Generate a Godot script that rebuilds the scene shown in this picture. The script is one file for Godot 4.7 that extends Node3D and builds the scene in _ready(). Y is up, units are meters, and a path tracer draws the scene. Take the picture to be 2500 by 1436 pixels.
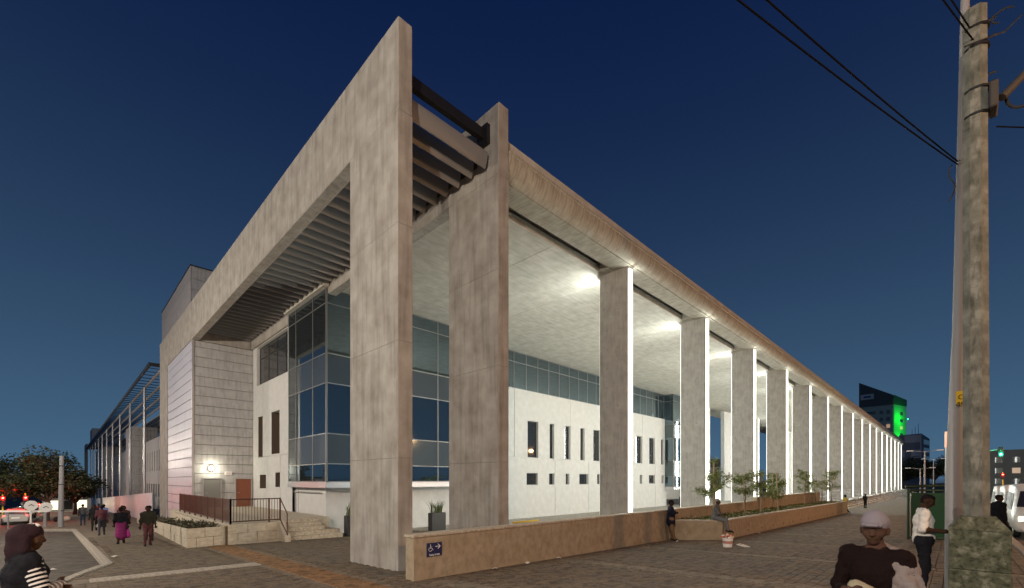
extends Node3D
# World: x runs along the long colonnade, -z along the other street front (u = x, v = -z), y up. The camera stands at the origin, 1.95 m above the pavement.

const EYE := 1.95
const FIN_U := 19.17
const FIN_STEP := 9.42
const FIN_N := 17
const V0 := 11.19
const CEIL := 12.25
const WALL_V := 24.9

var M := {}
var rng := RandomNumberGenerator.new()
var taken := {}
var origin := {}


class B:
	var st := SurfaceTool.new()

	func _init() -> void:
		st.begin(Mesh.PRIMITIVE_TRIANGLES)

	func tri(a: Vector3, b: Vector3, c: Vector3) -> void:  # counterclockwise from outside
		var n := (b - a).cross(c - a).normalized()
		st.set_normal(n)
		st.add_vertex(a)
		st.set_normal(n)
		st.add_vertex(c)
		st.set_normal(n)
		st.add_vertex(b)

	func quad(a: Vector3, b: Vector3, c: Vector3, d: Vector3) -> void:
		tri(a, b, c)
		tri(a, c, d)

	func ntri(a: Vector3, b: Vector3, c: Vector3, n: Vector3) -> void:
		if (b - a).cross(c - a).dot(n) >= 0.0:
			tri(a, b, c)
		else:
			tri(a, c, b)

	func nquad(a: Vector3, b: Vector3, c: Vector3, d: Vector3, n: Vector3) -> void:
		if (c - a).cross(d - b).dot(n) >= 0.0:
			quad(a, b, c, d)
		else:
			quad(a, d, c, b)

	func bx(x0: float, x1: float, y0: float, y1: float, z0: float, z1: float) -> void:
		quad(Vector3(x0, y0, z1), Vector3(x1, y0, z1), Vector3(x1, y1, z1), Vector3(x0, y1, z1))
		quad(Vector3(x1, y0, z0), Vector3(x0, y0, z0), Vector3(x0, y1, z0), Vector3(x1, y1, z0))
		quad(Vector3(x1, y0, z1), Vector3(x1, y0, z0), Vector3(x1, y1, z0), Vector3(x1, y1, z1))
		quad(Vector3(x0, y0, z0), Vector3(x0, y0, z1), Vector3(x0, y1, z1), Vector3(x0, y1, z0))
		quad(Vector3(x0, y1, z1), Vector3(x1, y1, z1), Vector3(x1, y1, z0), Vector3(x0, y1, z0))
		quad(Vector3(x0, y0, z0), Vector3(x1, y0, z0), Vector3(x1, y0, z1), Vector3(x0, y0, z1))

	func box(u0: float, u1: float, y0: float, y1: float, v0: float, v1: float) -> void:
		bx(u0, u1, y0, y1, -v1, -v0)

	func bevel(u0: float, u1: float, y0: float, y1: float, v0: float, v1: float, r: float) -> void:
		cham(Transform3D(Basis(), Vector3((u0 + u1) / 2, (y0 + y1) / 2, -(v0 + v1) / 2)), Vector3(u1 - u0, y1 - y0, v1 - v0) / 2, r)

	func cham(t: Transform3D, h: Vector3, r: float) -> void:  # a box with chamfered edges
		var p := {}
		for sx in [-1, 1]:
			for sy in [-1, 1]:
				for sz in [-1, 1]:
					var s := Vector3(sx, sy, sz)
					for ax in 3:
						var q := (h - Vector3(r, r, r)) * s
						q[ax] = h[ax] * s[ax]
						p[[sx, sy, sz, ax]] = t * q
		for ax in 3:
			var b1 := (ax + 1) % 3
			var b2 := (ax + 2) % 3
			for s in [-1, 1]:
				var k := []
				for w in [[-1, -1], [1, -1], [1, 1], [-1, 1]]:
					var c := [0, 0, 0, ax]
					c[ax] = s
					c[b1] = w[0]
					c[b2] = w[1]
					k.append(p[c])
				var n := Vector3.ZERO
				n[ax] = s
				nquad(k[0], k[1], k[2], k[3], t.basis * n)
				for s2 in [-1, 1]:  # edge between +s on ax and s2 on b1
					var e := []
					for w in [[ax, -1], [ax, 1], [b1, 1], [b1, -1]]:
						var c := [0, 0, 0, w[0]]
						c[ax] = s
						c[b1] = s2
						c[b2] = w[1]
						e.append(p[c])
					var n2 := Vector3.ZERO
					n2[ax] = s
					n2[b1] = s2
					nquad(e[0], e[1], e[2], e[3], t.basis * n2)
		for sx in [-1, 1]:
			for sy in [-1, 1]:
				for sz in [-1, 1]:
					ntri(p[[sx, sy, sz, 0]], p[[sx, sy, sz, 1]], p[[sx, sy, sz, 2]], t.basis * Vector3(sx, sy, sz))

	static func put(q: Vector2, d: float, mode: int) -> Vector3:
		if mode == 0:
			return Vector3(d, q.y, -q.x)
		if mode == 1:
			return Vector3(q.x, q.y, -d)
		return Vector3(q.x, d, -q.y)

	# mode 0: poly in (v, y), runs along u; 1: poly in (u, y), along v; 2: poly in (u, v), along y
	func prism(poly_in: Array, mode: int, d0: float, d1: float, r := 0.0) -> void:
		var poly := PackedVector2Array(poly_in)
		if Geometry2D.is_polygon_clockwise(poly):
			poly.reverse()
		var area := 0.0
		for i in poly.size():
			area += poly[i].cross(poly[(i + 1) % poly.size()])
		if area < 0:
			poly.reverse()
		var n := poly.size()
		var inner := PackedVector2Array()
		for i in n:
			var e1 := (poly[i] - poly[(i + n - 1) % n]).normalized()
			var e2 := (poly[(i + 1) % n] - poly[i]).normalized()
			var n1 := Vector2(-e1.y, e1.x)
			var n2 := Vector2(-e2.y, e2.x)
			inner.append(poly[i] + (n1 + n2) * r / maxf(1.0 + n1.dot(n2), 0.2))
		var ext := put(Vector2.ZERO, 1, mode) - put(Vector2.ZERO, 0, mode)
		var tris := Geometry2D.triangulate_polygon(inner)
		for i in range(0, tris.size(), 3):
			ntri(put(inner[tris[i]], d1, mode), put(inner[tris[i + 1]], d1, mode), put(inner[tris[i + 2]], d1, mode), ext)
			ntri(put(inner[tris[i]], d0, mode), put(inner[tris[i + 1]], d0, mode), put(inner[tris[i + 2]], d0, mode), -ext)
		for i in n:
			var a := poly[i]
			var b := poly[(i + 1) % n]
			var e := (b - a).normalized()
			var o3 := put(Vector2(e.y, -e.x), 0, mode)
			nquad(put(a, d0 + r, mode), put(b, d0 + r, mode), put(b, d1 - r, mode), put(a, d1 - r, mode), o3)
			if r > 0:
				var ia := inner[i]
				var ib := inner[(i + 1) % n]
				nquad(put(a, d1 - r, mode), put(b, d1 - r, mode), put(ib, d1, mode), put(ia, d1, mode), o3 + ext)
				nquad(put(a, d0 + r, mode), put(b, d0 + r, mode), put(ib, d0, mode), put(ia, d0, mode), o3 - ext)

	func tube(path: Array, radii: Array, sides := 8, caps := true) -> void:
		var rings := []
		var fr := Vector3.UP
		for i in path.size():
			var t: Vector3
			if i == 0:
				t = path[1] - path[0]
			elif i == path.size() - 1:
				t = path[i] - path[i - 1]
			else:
				t = (path[i] - path[i - 1]).normalized() + (path[i + 1] - path[i]).normalized()
			t = t.normalized()
			if i == 0:
				fr = Vector3.RIGHT if absf(t.dot(Vector3.RIGHT)) < 0.8 else Vector3.UP
			fr = (fr - t * fr.dot(t)).normalized()
			var w := t.cross(fr)
			var ring := []
			for k in sides:
				var a := TAU * k / sides
				var dir := fr * cos(a) + w * sin(a)
				ring.append([path[i] + dir * radii[i], dir])
			rings.append(ring)
		for i in path.size() - 1:
			for k in sides:
				var k2 := (k + 1) % sides
				for q in [rings[i][k], rings[i + 1][k2], rings[i][k2], rings[i][k], rings[i + 1][k], rings[i + 1][k2]]:
					st.set_normal(q[1])
					st.add_vertex(q[0])
		if caps:
			for e in [0, path.size() - 1]:
				var n: Vector3 = (path[1] - path[0]) * -1.0 if e == 0 else path[e] - path[e - 1]
				for k in range(1, sides - 1):
					ntri(rings[e][0][0], rings[e][k][0], rings[e][k + 1][0], n)

	func ball(c: Vector3, r: Vector3, rows := 6, cols := 10) -> void:
		for i in rows:
			for k in cols:
				var q := []
				for w in [[i, k], [i, k + 1], [i + 1, k + 1], [i + 1, k]]:
					var th: float = PI * w[0] / rows
					var ph: float = TAU * w[1] / cols
					q.append(Vector3(sin(th) * cos(ph), cos(th), sin(th) * sin(ph)))
				for w in [[0, 2, 1], [0, 3, 2]]:
					for j in w:
						st.set_normal(q[j])
						st.add_vertex(c + q[j] * r)


func at(u: float, v: float, y: float) -> Vector3:
	return Vector3(u, y, -v)


func G(u: float, v: float) -> float:  # pavement level
	var a := 0.02 * maxf(u, -40.0) if u < 20 else (0.4 + 0.014 * (u - 20) if u < 60 else 0.96 + 0.006 * (minf(u, 400.0) - 60))
	return -a - 0.033 * clampf(v, -30, 260)


func F(u: float, v: float) -> float:  # floor of the portico
	return -0.02 * minf(u, 16) - 0.033 * v


func numbered(called: String) -> String:
	taken[called] = taken.get(called, -1) + 1
	return called if taken[called] == 0 else "%s_%03d" % [called, taken[called]]


func tag(o: Node, label: String, category: String, group := "") -> Node:
	o.set_meta("label", label)
	o.set_meta("category", category)
	if group:
		o.set_meta("group", group)
	return o


func thing(called: String, label: String, category: String, pos := Vector3.ZERO, turn := 0.0, group := "") -> Node3D:
	var o := Node3D.new()
	o.name = numbered(called)
	add_child(o)
	o.position = pos
	o.rotation.y = turn
	origin[o] = pos
	tag(o, label, category, group)
	return o


# commits one mesh. in_world: the shape was built in world coordinates, though its parent stands elsewhere
func obj(called: String, b: B, m: Material, parent: Node = null, in_world := true) -> MeshInstance3D:
	return inst(called, b.st.commit(), m, parent, in_world)


func inst(called: String, mesh: Mesh, m: Material, parent: Node = null, in_world := true, pos := Vector3.ZERO) -> MeshInstance3D:
	var o := MeshInstance3D.new()
	o.mesh = mesh
	if m:
		o.material_override = m
	if parent == null:
		o.name = numbered(called)
		add_child(o)
		o.position = pos
		origin[o] = pos
	else:
		o.name = called
		parent.add_child(o, true)
		o.position = pos - origin[parent] if in_world else pos
		origin[o] = pos if in_world else origin[parent] + pos
	return o


func struct(called: String, b: B, m: Material) -> MeshInstance3D:
	var o := obj(called, b, m)
	o.set_meta("kind", "structure")
	return o


func lin(r: float, g: float, b: float, a := 1.0) -> Color:
	var c := Color(r, g, b).linear_to_srgb()
	c.a = a
	return c


func mk(called: String, c: Color, rough := 0.7, metal := 0.0, spec := 0.5) -> StandardMaterial3D:
	var m := StandardMaterial3D.new()
	m.resource_name = called
	m.albedo_color = c
	m.roughness = rough
	m.metallic = metal
	m.metallic_specular = spec
	M[called] = m
	return m


func glow(called: String, c: Color, energy: float) -> StandardMaterial3D:
	var m := mk(called, lin(0.6, 0.6, 0.6), 0.5)
	m.emission_enabled = true
	m.emission = c
	m.emission_energy_multiplier = energy
	return m


func noise_tex(freq: float, stops: Array, seed_: int, octaves := 5, size := 512, kind := FastNoiseLite.TYPE_SIMPLEX_SMOOTH) -> NoiseTexture2D:
	var n := FastNoiseLite.new()
	n.noise_type = kind
	n.seed = seed_
	n.frequency = freq
	n.fractal_octaves = octaves
	n.fractal_gain = 0.55
	var t := NoiseTexture2D.new()
	t.width = size
	t.height = size
	t.seamless = true
	t.noise = n
	if stops:
		var g := Gradient.new()
		g.offsets = PackedFloat32Array(stops.map(func(s): return s[0]))
		g.colors = PackedColorArray(stops.map(func(s): return s[1]))
		t.color_ramp = g
	return t


# a mottled mineral surface: cloudy base, streaks laid over it, fine relief
func mineral(called: String, lo: Color, mid: Color, hi: Color, size_m: float, streak := 0.75, streak_scale := Vector3(0.33, 0.045, 0.33), rough := 0.85, relief := 0.3, seed_ := 1) -> StandardMaterial3D:
	var m := mk(called, Color.WHITE, rough, 0.0, 0.4)
	m.albedo_texture = noise_tex(0.009, [[0.0, lo], [0.32, mid.lerp(lo, 0.35)], [0.55, mid], [0.8, hi], [1.0, hi.lerp(mid, 0.4)]], seed_, 7, 1024)
	m.uv1_triplanar = true
	m.uv1_world_triplanar = true
	m.uv1_triplanar_sharpness = 8.0
	m.uv1_scale = Vector3.ONE / size_m
	if streak < 1.0:
		m.detail_enabled = true
		m.detail_blend_mode = BaseMaterial3D.BLEND_MODE_MUL
		m.detail_uv_layer = BaseMaterial3D.DETAIL_UV_2
		var s := Color(streak, streak, streak)
		m.detail_albedo = noise_tex(0.016, [[0.0, s], [0.3, s.lerp(Color.WHITE, 0.45)], [0.5, Color(0.97, 0.97, 0.97)], [1.0, Color.WHITE]], seed_ + 11, 5, 512)
		m.uv2_triplanar = true
		m.uv2_world_triplanar = true
		m.uv2_triplanar_sharpness = 8.0
		m.uv2_scale = streak_scale
	if relief > 0:
		m.heightmap_enabled = true
		m.heightmap_scale = relief
		m.heightmap_texture = noise_tex(0.2, [], seed_ + 5, 3, 512)
	return m


func materials() -> void:
	mineral("concrete", lin(0.255, 0.23, 0.2), lin(0.345, 0.325, 0.295), lin(0.39, 0.37, 0.34), 9.0, 0.84, Vector3(0.42, 0.035, 0.42), 0.85, 0.2, 3)
	mineral("concrete_fin", lin(0.31, 0.3, 0.275), lin(0.37, 0.36, 0.335), lin(0.4, 0.39, 0.365), 6.0, 0.88, Vector3(0.5, 0.09, 0.5), 0.8, 0.3, 21)
	mineral("soffit", lin(0.4, 0.38, 0.325), lin(0.47, 0.455, 0.405), lin(0.52, 0.505, 0.46), 8.0, 0.88, Vector3(0.06, 0.3, 0.45), 0.75, 0.35, 35)
	mineral("roof_edge", lin(0.32, 0.295, 0.24), lin(0.4, 0.38, 0.32), lin(0.44, 0.42, 0.365), 6.0, 0.8, Vector3(0.9, 0.1, 0.1), 0.85, 0.4, 41)
	mineral("white_render", lin(0.54, 0.54, 0.525), lin(0.58, 0.58, 0.565), lin(0.61, 0.61, 0.595), 6.0, 0.96, Vector3(0.3, 0.08, 0.3), 0.8, 0.12, 51)
	mineral("stone_panel", lin(0.38, 0.365, 0.36), lin(0.42, 0.41, 0.41), lin(0.46, 0.45, 0.45), 6.0, 0.86, Vector3(0.45, 0.06, 0.45), 0.6, 0.15, 61)
	mineral("beige_stone", lin(0.42, 0.36, 0.27), lin(0.48, 0.425, 0.33), lin(0.53, 0.48, 0.39), 2.5, 0.88, Vector3(0.3, 1.2, 0.3), 0.75, 0.25, 71)
	mineral("wall_render", lin(0.3, 0.235, 0.16), lin(0.355, 0.29, 0.205), lin(0.385, 0.32, 0.232), 5.0, 0.86, Vector3(0.5, 0.35, 0.5), 0.9, 0.5, 81)
	mineral("coping", lin(0.36, 0.3, 0.22), lin(0.48, 0.42, 0.33), lin(0.55, 0.5, 0.42), 1.5, 0.8, Vector3(0.8, 0.8, 0.8), 0.8, 0.3, 91)
	mineral("paving_far", lin(0.13, 0.104, 0.075), lin(0.18, 0.146, 0.107), lin(0.22, 0.18, 0.135), 5.0, 0.75, Vector3(0.28, 1, 0.28), 0.85, 0.5, 101)
	mineral("asphalt", lin(0.05, 0.04, 0.032), lin(0.085, 0.07, 0.055), lin(0.12, 0.1, 0.08), 5.0, 0.6, Vector3(0.2, 1, 0.2), 0.8, 0.6, 111)
	mineral("portico_paving", lin(0.26, 0.24, 0.2), lin(0.34, 0.32, 0.28), lin(0.4, 0.38, 0.34), 3.0, 0.75, Vector3(0.3, 1, 0.3), 0.7, 0.2, 121)
	mineral("kerb_stone", lin(0.3, 0.26, 0.21), lin(0.4, 0.36, 0.3), lin(0.48, 0.44, 0.38), 1.2, 0.7, Vector3(1, 1, 1), 0.85, 0.4, 131)
	mineral("soil", lin(0.02, 0.015, 0.01), lin(0.05, 0.038, 0.025), lin(0.09, 0.07, 0.05), 1.0, 1.0, Vector3.ONE, 0.95, 2.0, 141)
	mineral("old_pole", lin(0.085, 0.09, 0.074), lin(0.15, 0.155, 0.135), lin(0.22, 0.225, 0.2), 3.0, 0.7, Vector3(0.9, 0.25, 0.9), 0.85, 0.5, 151)
	mineral("plinth", lin(0.05, 0.058, 0.036), lin(0.1, 0.11, 0.075), lin(0.19, 0.2, 0.155), 2.2, 0.6, Vector3(1.2, 1.2, 1.2), 0.9, 1.2, 161)
	var p := mineral("paver", Color(0.72, 0.7, 0.68), Color(0.9, 0.89, 0.88), Color(1, 1, 1), 0.8, 0.62, Vector3(0.35, 1, 0.35), 0.85, 0.5, 171)
	p.vertex_color_use_as_albedo = true
	mk("louvre", lin(0.22, 0.215, 0.21), 0.5, 0.2)
	mk("black_steel", lin(0.012, 0.012, 0.014), 0.5, 0.2)
	mk("dark_frame", lin(0.06, 0.065, 0.07), 0.4, 0.6)
	mk("grey_frame", lin(0.2, 0.21, 0.21), 0.4, 0.6)
	mk("pale_metal", lin(0.5, 0.5, 0.52), 0.38, 0.8)
	var cm := mk("clad_metal", lin(0.5, 0.5, 0.56), 0.6, 0.25)
	cm.roughness_texture = noise_tex(0.02, [[0.0, Color(0.6, 0.6, 0.6)], [1.0, Color.WHITE]], 7, 4, 512)
	cm.uv1_triplanar = true
	cm.uv1_world_triplanar = true
	cm.uv1_scale = Vector3(0.12, 0.04, 0.12)
	mk("fence_white", lin(0.6, 0.6, 0.66), 0.45, 0.1)
	mk("brown_metal", lin(0.1, 0.045, 0.032), 0.5, 0.4)
	mk("brown_lining", lin(0.11, 0.075, 0.052), 0.6)
	mk("wood_door", lin(0.2, 0.062, 0.03), 0.45)
	mk("grey_door", lin(0.2, 0.2, 0.19), 0.5, 0.3)
	mk("planter_black", lin(0.03, 0.031, 0.033), 0.35)
	mk("inside", lin(0.25, 0.25, 0.23), 0.8)
	mk("hole_shade", lin(0.09, 0.088, 0.082), 0.8)  # dark grey painted for the shade inside tie and drain holes
	mk("shaded_steel", lin(0.05, 0.043, 0.038), 0.7, 0.2)  # steel darkened in its colour, as if the lamplight did not reach it
	mk("galvanised", lin(0.42, 0.42, 0.42), 0.45, 0.7)
	mk("street_steel", lin(0.3, 0.3, 0.31), 0.55, 0.3)
	mk("white_paint", lin(0.75, 0.75, 0.73), 0.5)
	mk("blue_sign", lin(0.012, 0.016, 0.075), 0.45)
	mk("yellow_plate", lin(0.7, 0.5, 0.02), 0.5)
	mk("black_print", lin(0.01, 0.01, 0.01), 0.6)
	mk("green_metal", lin(0.03, 0.06, 0.035), 0.4, 0.3)
	mk("green_panel", lin(0.015, 0.07, 0.03), 0.3)
	mk("rubber", lin(0.015, 0.015, 0.015), 0.8)
	mk("cable", lin(0.008, 0.008, 0.008), 0.9, 0.0, 0.1)
	var gl := mk("glass", lin(0.155, 0.21, 0.245, 0.45), 0.02, 0.92, 0.6)
	gl.transparency = BaseMaterial3D.TRANSPARENCY_ALPHA
	var gs := mk("spandrel_glass", lin(0.09, 0.12, 0.13), 0.06, 0.7, 0.6)
	gs.clearcoat_enabled = true
	gs.clearcoat = 0.4
	var gd := mk("dark_glass", lin(0.05, 0.055, 0.06, 0.6), 0.03, 0.3, 0.6)
	gd.transparency = BaseMaterial3D.TRANSPARENCY_ALPHA
	var cg := mk("car_glass", lin(0.015, 0.016, 0.018), 0.04, 0.2, 0.7)
	cg.clearcoat_enabled = true
	glow("led", Color(1.0, 0.985, 0.94), 3.2)
	glow("lamp_white", Color(1.0, 0.97, 0.88), 9.0)
	glow("lamp_sodium", Color(1.0, 0.62, 0.28), 6.0)
	glow("lamp_red", Color(1.0, 0.05, 0.04), 9.0)
	glow("lamp_green", Color(0.12, 1.0, 0.68), 9.0)
	glow("tail_red", Color(1.0, 0.06, 0.03), 4.0)
	glow("head_white", Color(1.0, 0.93, 0.75), 8.0)
	glow("window_lit", Color(1.0, 0.8, 0.6), 0.35)
	glow("shop_lit", Color(1.0, 0.93, 0.78), 1.6)
	glow("office_light", Color(1.0, 0.98, 0.9), 4.0)
	var lf := mk("leaf", Color.WHITE, 0.6)
	lf.vertex_color_use_as_albedo = true
	lf.cull_mode = BaseMaterial3D.CULL_DISABLED
	lf.backlight_enabled = true
	lf.backlight = Color(0.35, 0.4, 0.2)
	mineral("bark", lin(0.06, 0.045, 0.03), lin(0.12, 0.09, 0.065), lin(0.18, 0.15, 0.11), 0.6, 0.7, Vector3(3, 0.6, 3), 0.9, 2.0, 181)
	mk("stake_wood", lin(0.3, 0.23, 0.15), 0.8)
	var cl := mk("body_paint", Color.WHITE, 0.85, 0.0, 0.2)
	cl.vertex_color_use_as_albedo = true
	cl.heightmap_enabled = true
	cl.heightmap_scale = 0.5
	cl.heightmap_texture = noise_tex(0.03, [], 77, 4, 512)
	cl.uv1_triplanar = true
	cl.uv1_scale = Vector3.ONE * 2.5


func _ready() -> void:
	rng.seed = 20240611
	view_and_sky()
	materials()
	ground_and_roads()
	var bld := building()
	left_wing(bld)
	entrance(bld)
	forecourt()
	street_lamps()
	details()


func view_and_sky() -> void:
	var cam := Camera3D.new()
	cam.name = "camera"
	add_child(cam)
	cam.position = Vector3(0, EYE, 0)
	cam.rotation_degrees = Vector3(0, -45.2, 0)
	var near := 0.1
	cam.set_frustum(1436.0 / 1092.0 * near, Vector2(0, 455.0 / 1092.0 * near), near, 3000.0)
	cam.current = true
	var env := Environment.new()
	env.background_mode = Environment.BG_SKY
	var sm := ProceduralSkyMaterial.new()
	sm.sky_top_color = Color(0.022, 0.088, 0.25)
	sm.sky_horizon_color = Color(0.285, 0.415, 0.525)
	sm.sky_curve = 0.24
	sm.ground_bottom_color = Color(0.03, 0.03, 0.035)
	sm.ground_horizon_color = Color(0.2, 0.22, 0.27)
	sm.sun_angle_max = 0.0
	var sky := Sky.new()
	sky.sky_material = sm
	env.sky = sky
	env.background_energy_multiplier = 1.0
	env.tonemap_mode = Environment.TONE_MAPPER_LINEAR
	env.tonemap_exposure = 1.0
	env.sdfgi_enabled = true
	env.ssao_enabled = true
	env.ssil_enabled = true
	var we := WorldEnvironment.new()
	we.name = "environment"
	we.environment = env
	add_child(we)


func omni(called: String, pos: Vector3, c: Color, energy: float, size: float, parent: Node = null) -> OmniLight3D:
	var l := OmniLight3D.new()
	l.name = called
	(parent if parent else self).add_child(l, true)
	l.position = pos - (origin[parent] if parent else Vector3.ZERO)
	l.light_color = c
	l.light_energy = energy
	l.light_size = size
	l.omni_range = 120.0
	l.omni_attenuation = 2.0
	l.shadow_enabled = true
	return l


# a tall street lamp: post, arm over the road, globe with its light inside
func street_lamp(u: float, v: float, h: float, reach: Vector2, c: Color, m: String, energy: float, label: String, group: String) -> void:
	var base := at(u, v, G(u, v) - 0.14)
	var t := thing("street_lamp", label, "street lamp", base, 0.0, group)
	var b := B.new()
	b.tube([base, base + Vector3(0, 1.0, 0), base + Vector3(0, h, 0)], [0.12, 0.1, 0.055], 10)
	obj("pole", b, M.galvanised, t)
	var tip := base + Vector3(reach.x, h + 0.25, -reach.y)
	b = B.new()
	b.tube([base + Vector3(0, h - 0.05, 0), base + Vector3(reach.x * 0.5, h + 0.2, -reach.y * 0.5), tip], [0.05, 0.045, 0.04], 8)
	obj("arm", b, M.galvanised, t)
	b = B.new()
	b.tube([tip + Vector3(0, 0.02, 0), tip + Vector3(0, 0.12, 0)], [0.22, 0.1], 12)
	obj("lamp_cap", b, M.galvanised, t)
	b = B.new()
	b.ball(tip - Vector3(0, 0.17, 0), Vector3(0.2, 0.16, 0.2), 8, 12)
	obj("lamp_globe", b, M[m], t)
	omni("street_light", tip - Vector3(0, 0.17, 0), c, energy, 0.15, t)


func street_lamps() -> void:
	var cool := Color(1.0, 0.94, 0.86)
	street_lamp(-10.5, -3.0, 8.5, Vector2(1.4, 0.6), Color(1.0, 0.93, 0.85), "lamp_white", 270.0, "tall street lamp at the road corner facing the concrete portal", "")
	for q in [[12.0, 90.0], [31.0, 210.0], [52.0, 130.0], [92.0, 150.0], [130.0, 150.0]]:
		street_lamp(-10.5, q[0], 9.5, Vector2(1.6, 0), cool, "lamp_white", q[1], "tall street lamp across the road from the beam front", "lamps along the beam-front street")
	var sod := Color(1.0, 0.74, 0.5)
	for q in [[8.0, 85.0], [36.0, 135.0], [66.0, 135.0], [100.0, 135.0]]:
		street_lamp(q[0], -11.5, 8.5, Vector2(0, 1.6), sod, "lamp_sodium", q[1], "sodium street lamp across the road from the colonnade", "sodium lamps along the colonnade street")


func sheet(b: B, poly: Array, level: Callable, lift: float) -> void:
	var p := PackedVector2Array(poly)
	var tris := Geometry2D.triangulate_polygon(p)
	for i in range(0, tris.size(), 3):
		var q := []
		for k in 3:
			var w := p[tris[i + k]]
			q.append(at(w.x, w.y, level.call(w.x, w.y) + lift))
		b.ntri(q[0], q[1], q[2], Vector3.UP)


const LEFT_KERB := [[-3.2, 11.2], [-0.2, 14.7], [0.43, 16.9], [1.02, 18.6], [0.6, 43.3], [-2.0, 46.3]]


func on_pavement(u: float, v: float) -> bool:
	if v < -1.45:
		return false
	if v < 11.2:
		return u > -3.0
	for i in LEFT_KERB.size() - 1:
		var a: Array = LEFT_KERB[i]
		var b: Array = LEFT_KERB[i + 1]
		if v >= a[1] and v < b[1]:
			return u > lerpf(a[0], b[0], (v - a[1]) / (b[1] - a[1])) + 0.18
	return u > -1.8


func ground_and_roads() -> void:
	var b := B.new()
	var us := [-900.0, -40.0, 0.0, 20.0, 60.0, 120.0, 400.0, 1200.0]
	var vs := [-900.0, -30.0, 0.0, 40.0, 120.0, 260.0, 1200.0]
	for i in us.size() - 1:
		for k in vs.size() - 1:
			var q := []
			for w in [[i, k], [i + 1, k], [i + 1, k + 1], [i, k + 1]]:
				q.append(at(us[w[0]], vs[w[1]], G(us[w[0]], vs[w[1]]) - 0.14))
			b.nquad(q[0], q[1], q[2], q[3], Vector3.UP)
	struct("ground", b, M.asphalt)
	b = B.new()
	var poly := [Vector2(-3.2, -1.5), Vector2(20, -1.5), Vector2(20, 60), Vector2(12, 60), Vector2(12, 260), Vector2(-2.0, 260)]
	for i in range(LEFT_KERB.size() - 1, -1, -1):
		poly.append(Vector2(LEFT_KERB[i][0], LEFT_KERB[i][1]))
	sheet(b, poly, G, -0.018)
	sheet(b, [Vector2(20, -1.5), Vector2(60, -1.5), Vector2(60, 30), Vector2(20, 30)], G, -0.014)
	sheet(b, [Vector2(60, -1.5), Vector2(240, -1.5), Vector2(240, 30), Vector2(60, 30)], G, -0.014)
	var pave := struct("pavement", b, M.paving_far)
	# portico floor, where it parts from the falling street
	b = B.new()
	sheet(b, [Vector2(15, 9.3), Vector2(190, 10.6), Vector2(190, 60), Vector2(15, 60)], F, 0.0)
	struct("portico_floor", b, M.portico_paving)
	# kerbs
	var ks := B.new()
	var lines := []
	for i in LEFT_KERB.size() - 1:
		lines.append([Vector2(LEFT_KERB[i][0], LEFT_KERB[i][1]), Vector2(LEFT_KERB[i + 1][0], LEFT_KERB[i + 1][1])])
	lines.append([Vector2(-2.0, 46.3), Vector2(-2.0, 110)])
	lines.append([Vector2(2, -1.6), Vector2(80, -1.6)])
	var kerb := Node3D.new()
	kerb.name = "kerb"
	add_child(kerb)
	kerb.set_meta("kind", "structure")
	origin[kerb] = Vector3.ZERO
	for l in lines:
		var n := maxi(1, int((l[1] - l[0]).length() / 1.0))
		for i in n:
			var p0: Vector2 = l[0].lerp(l[1], float(i) / n)
			var p1: Vector2 = l[0].lerp(l[1], float(i + 1) / n)
			var a := at(p0.x, p0.y, G(p0.x, p0.y))
			var c := at(p1.x, p1.y, G(p1.x, p1.y))
			var x := (c - a).normalized()
			var z := x.cross(Vector3.UP).normalized()
			b = B.new()
			b.cham(Transform3D(Basis(x, z.cross(x), z), (a + c) / 2 + Vector3(0, -0.09 + rng.randf_range(-0.006, 0.006), 0)), Vector3((c - a).length() / 2 - 0.006, 0.12, 0.11), 0.018)
			obj("kerb_stone", b, M.kerb_stone, kerb)
	pavers(pave)
	tactile(pave)


func screen(u: float, v: float, y: float) -> Vector3:  # picture position and depth, used to find which pavers show largest
	var X := 0.7046 * u - 0.7096 * v
	var d := 0.7096 * u + 0.7046 * v
	return Vector3(1250 + 1092 * X / maxf(d, 0.01), 1173 - 1092 * (y - EYE) / maxf(d, 0.01), d)


const CLAY := [Color(0.21, 0.17, 0.125), Color(0.19, 0.157, 0.12), Color(0.225, 0.18, 0.13), Color(0.175, 0.145, 0.112), Color(0.2, 0.158, 0.11)]  # the fired colours of the pavers, laid at random


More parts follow.
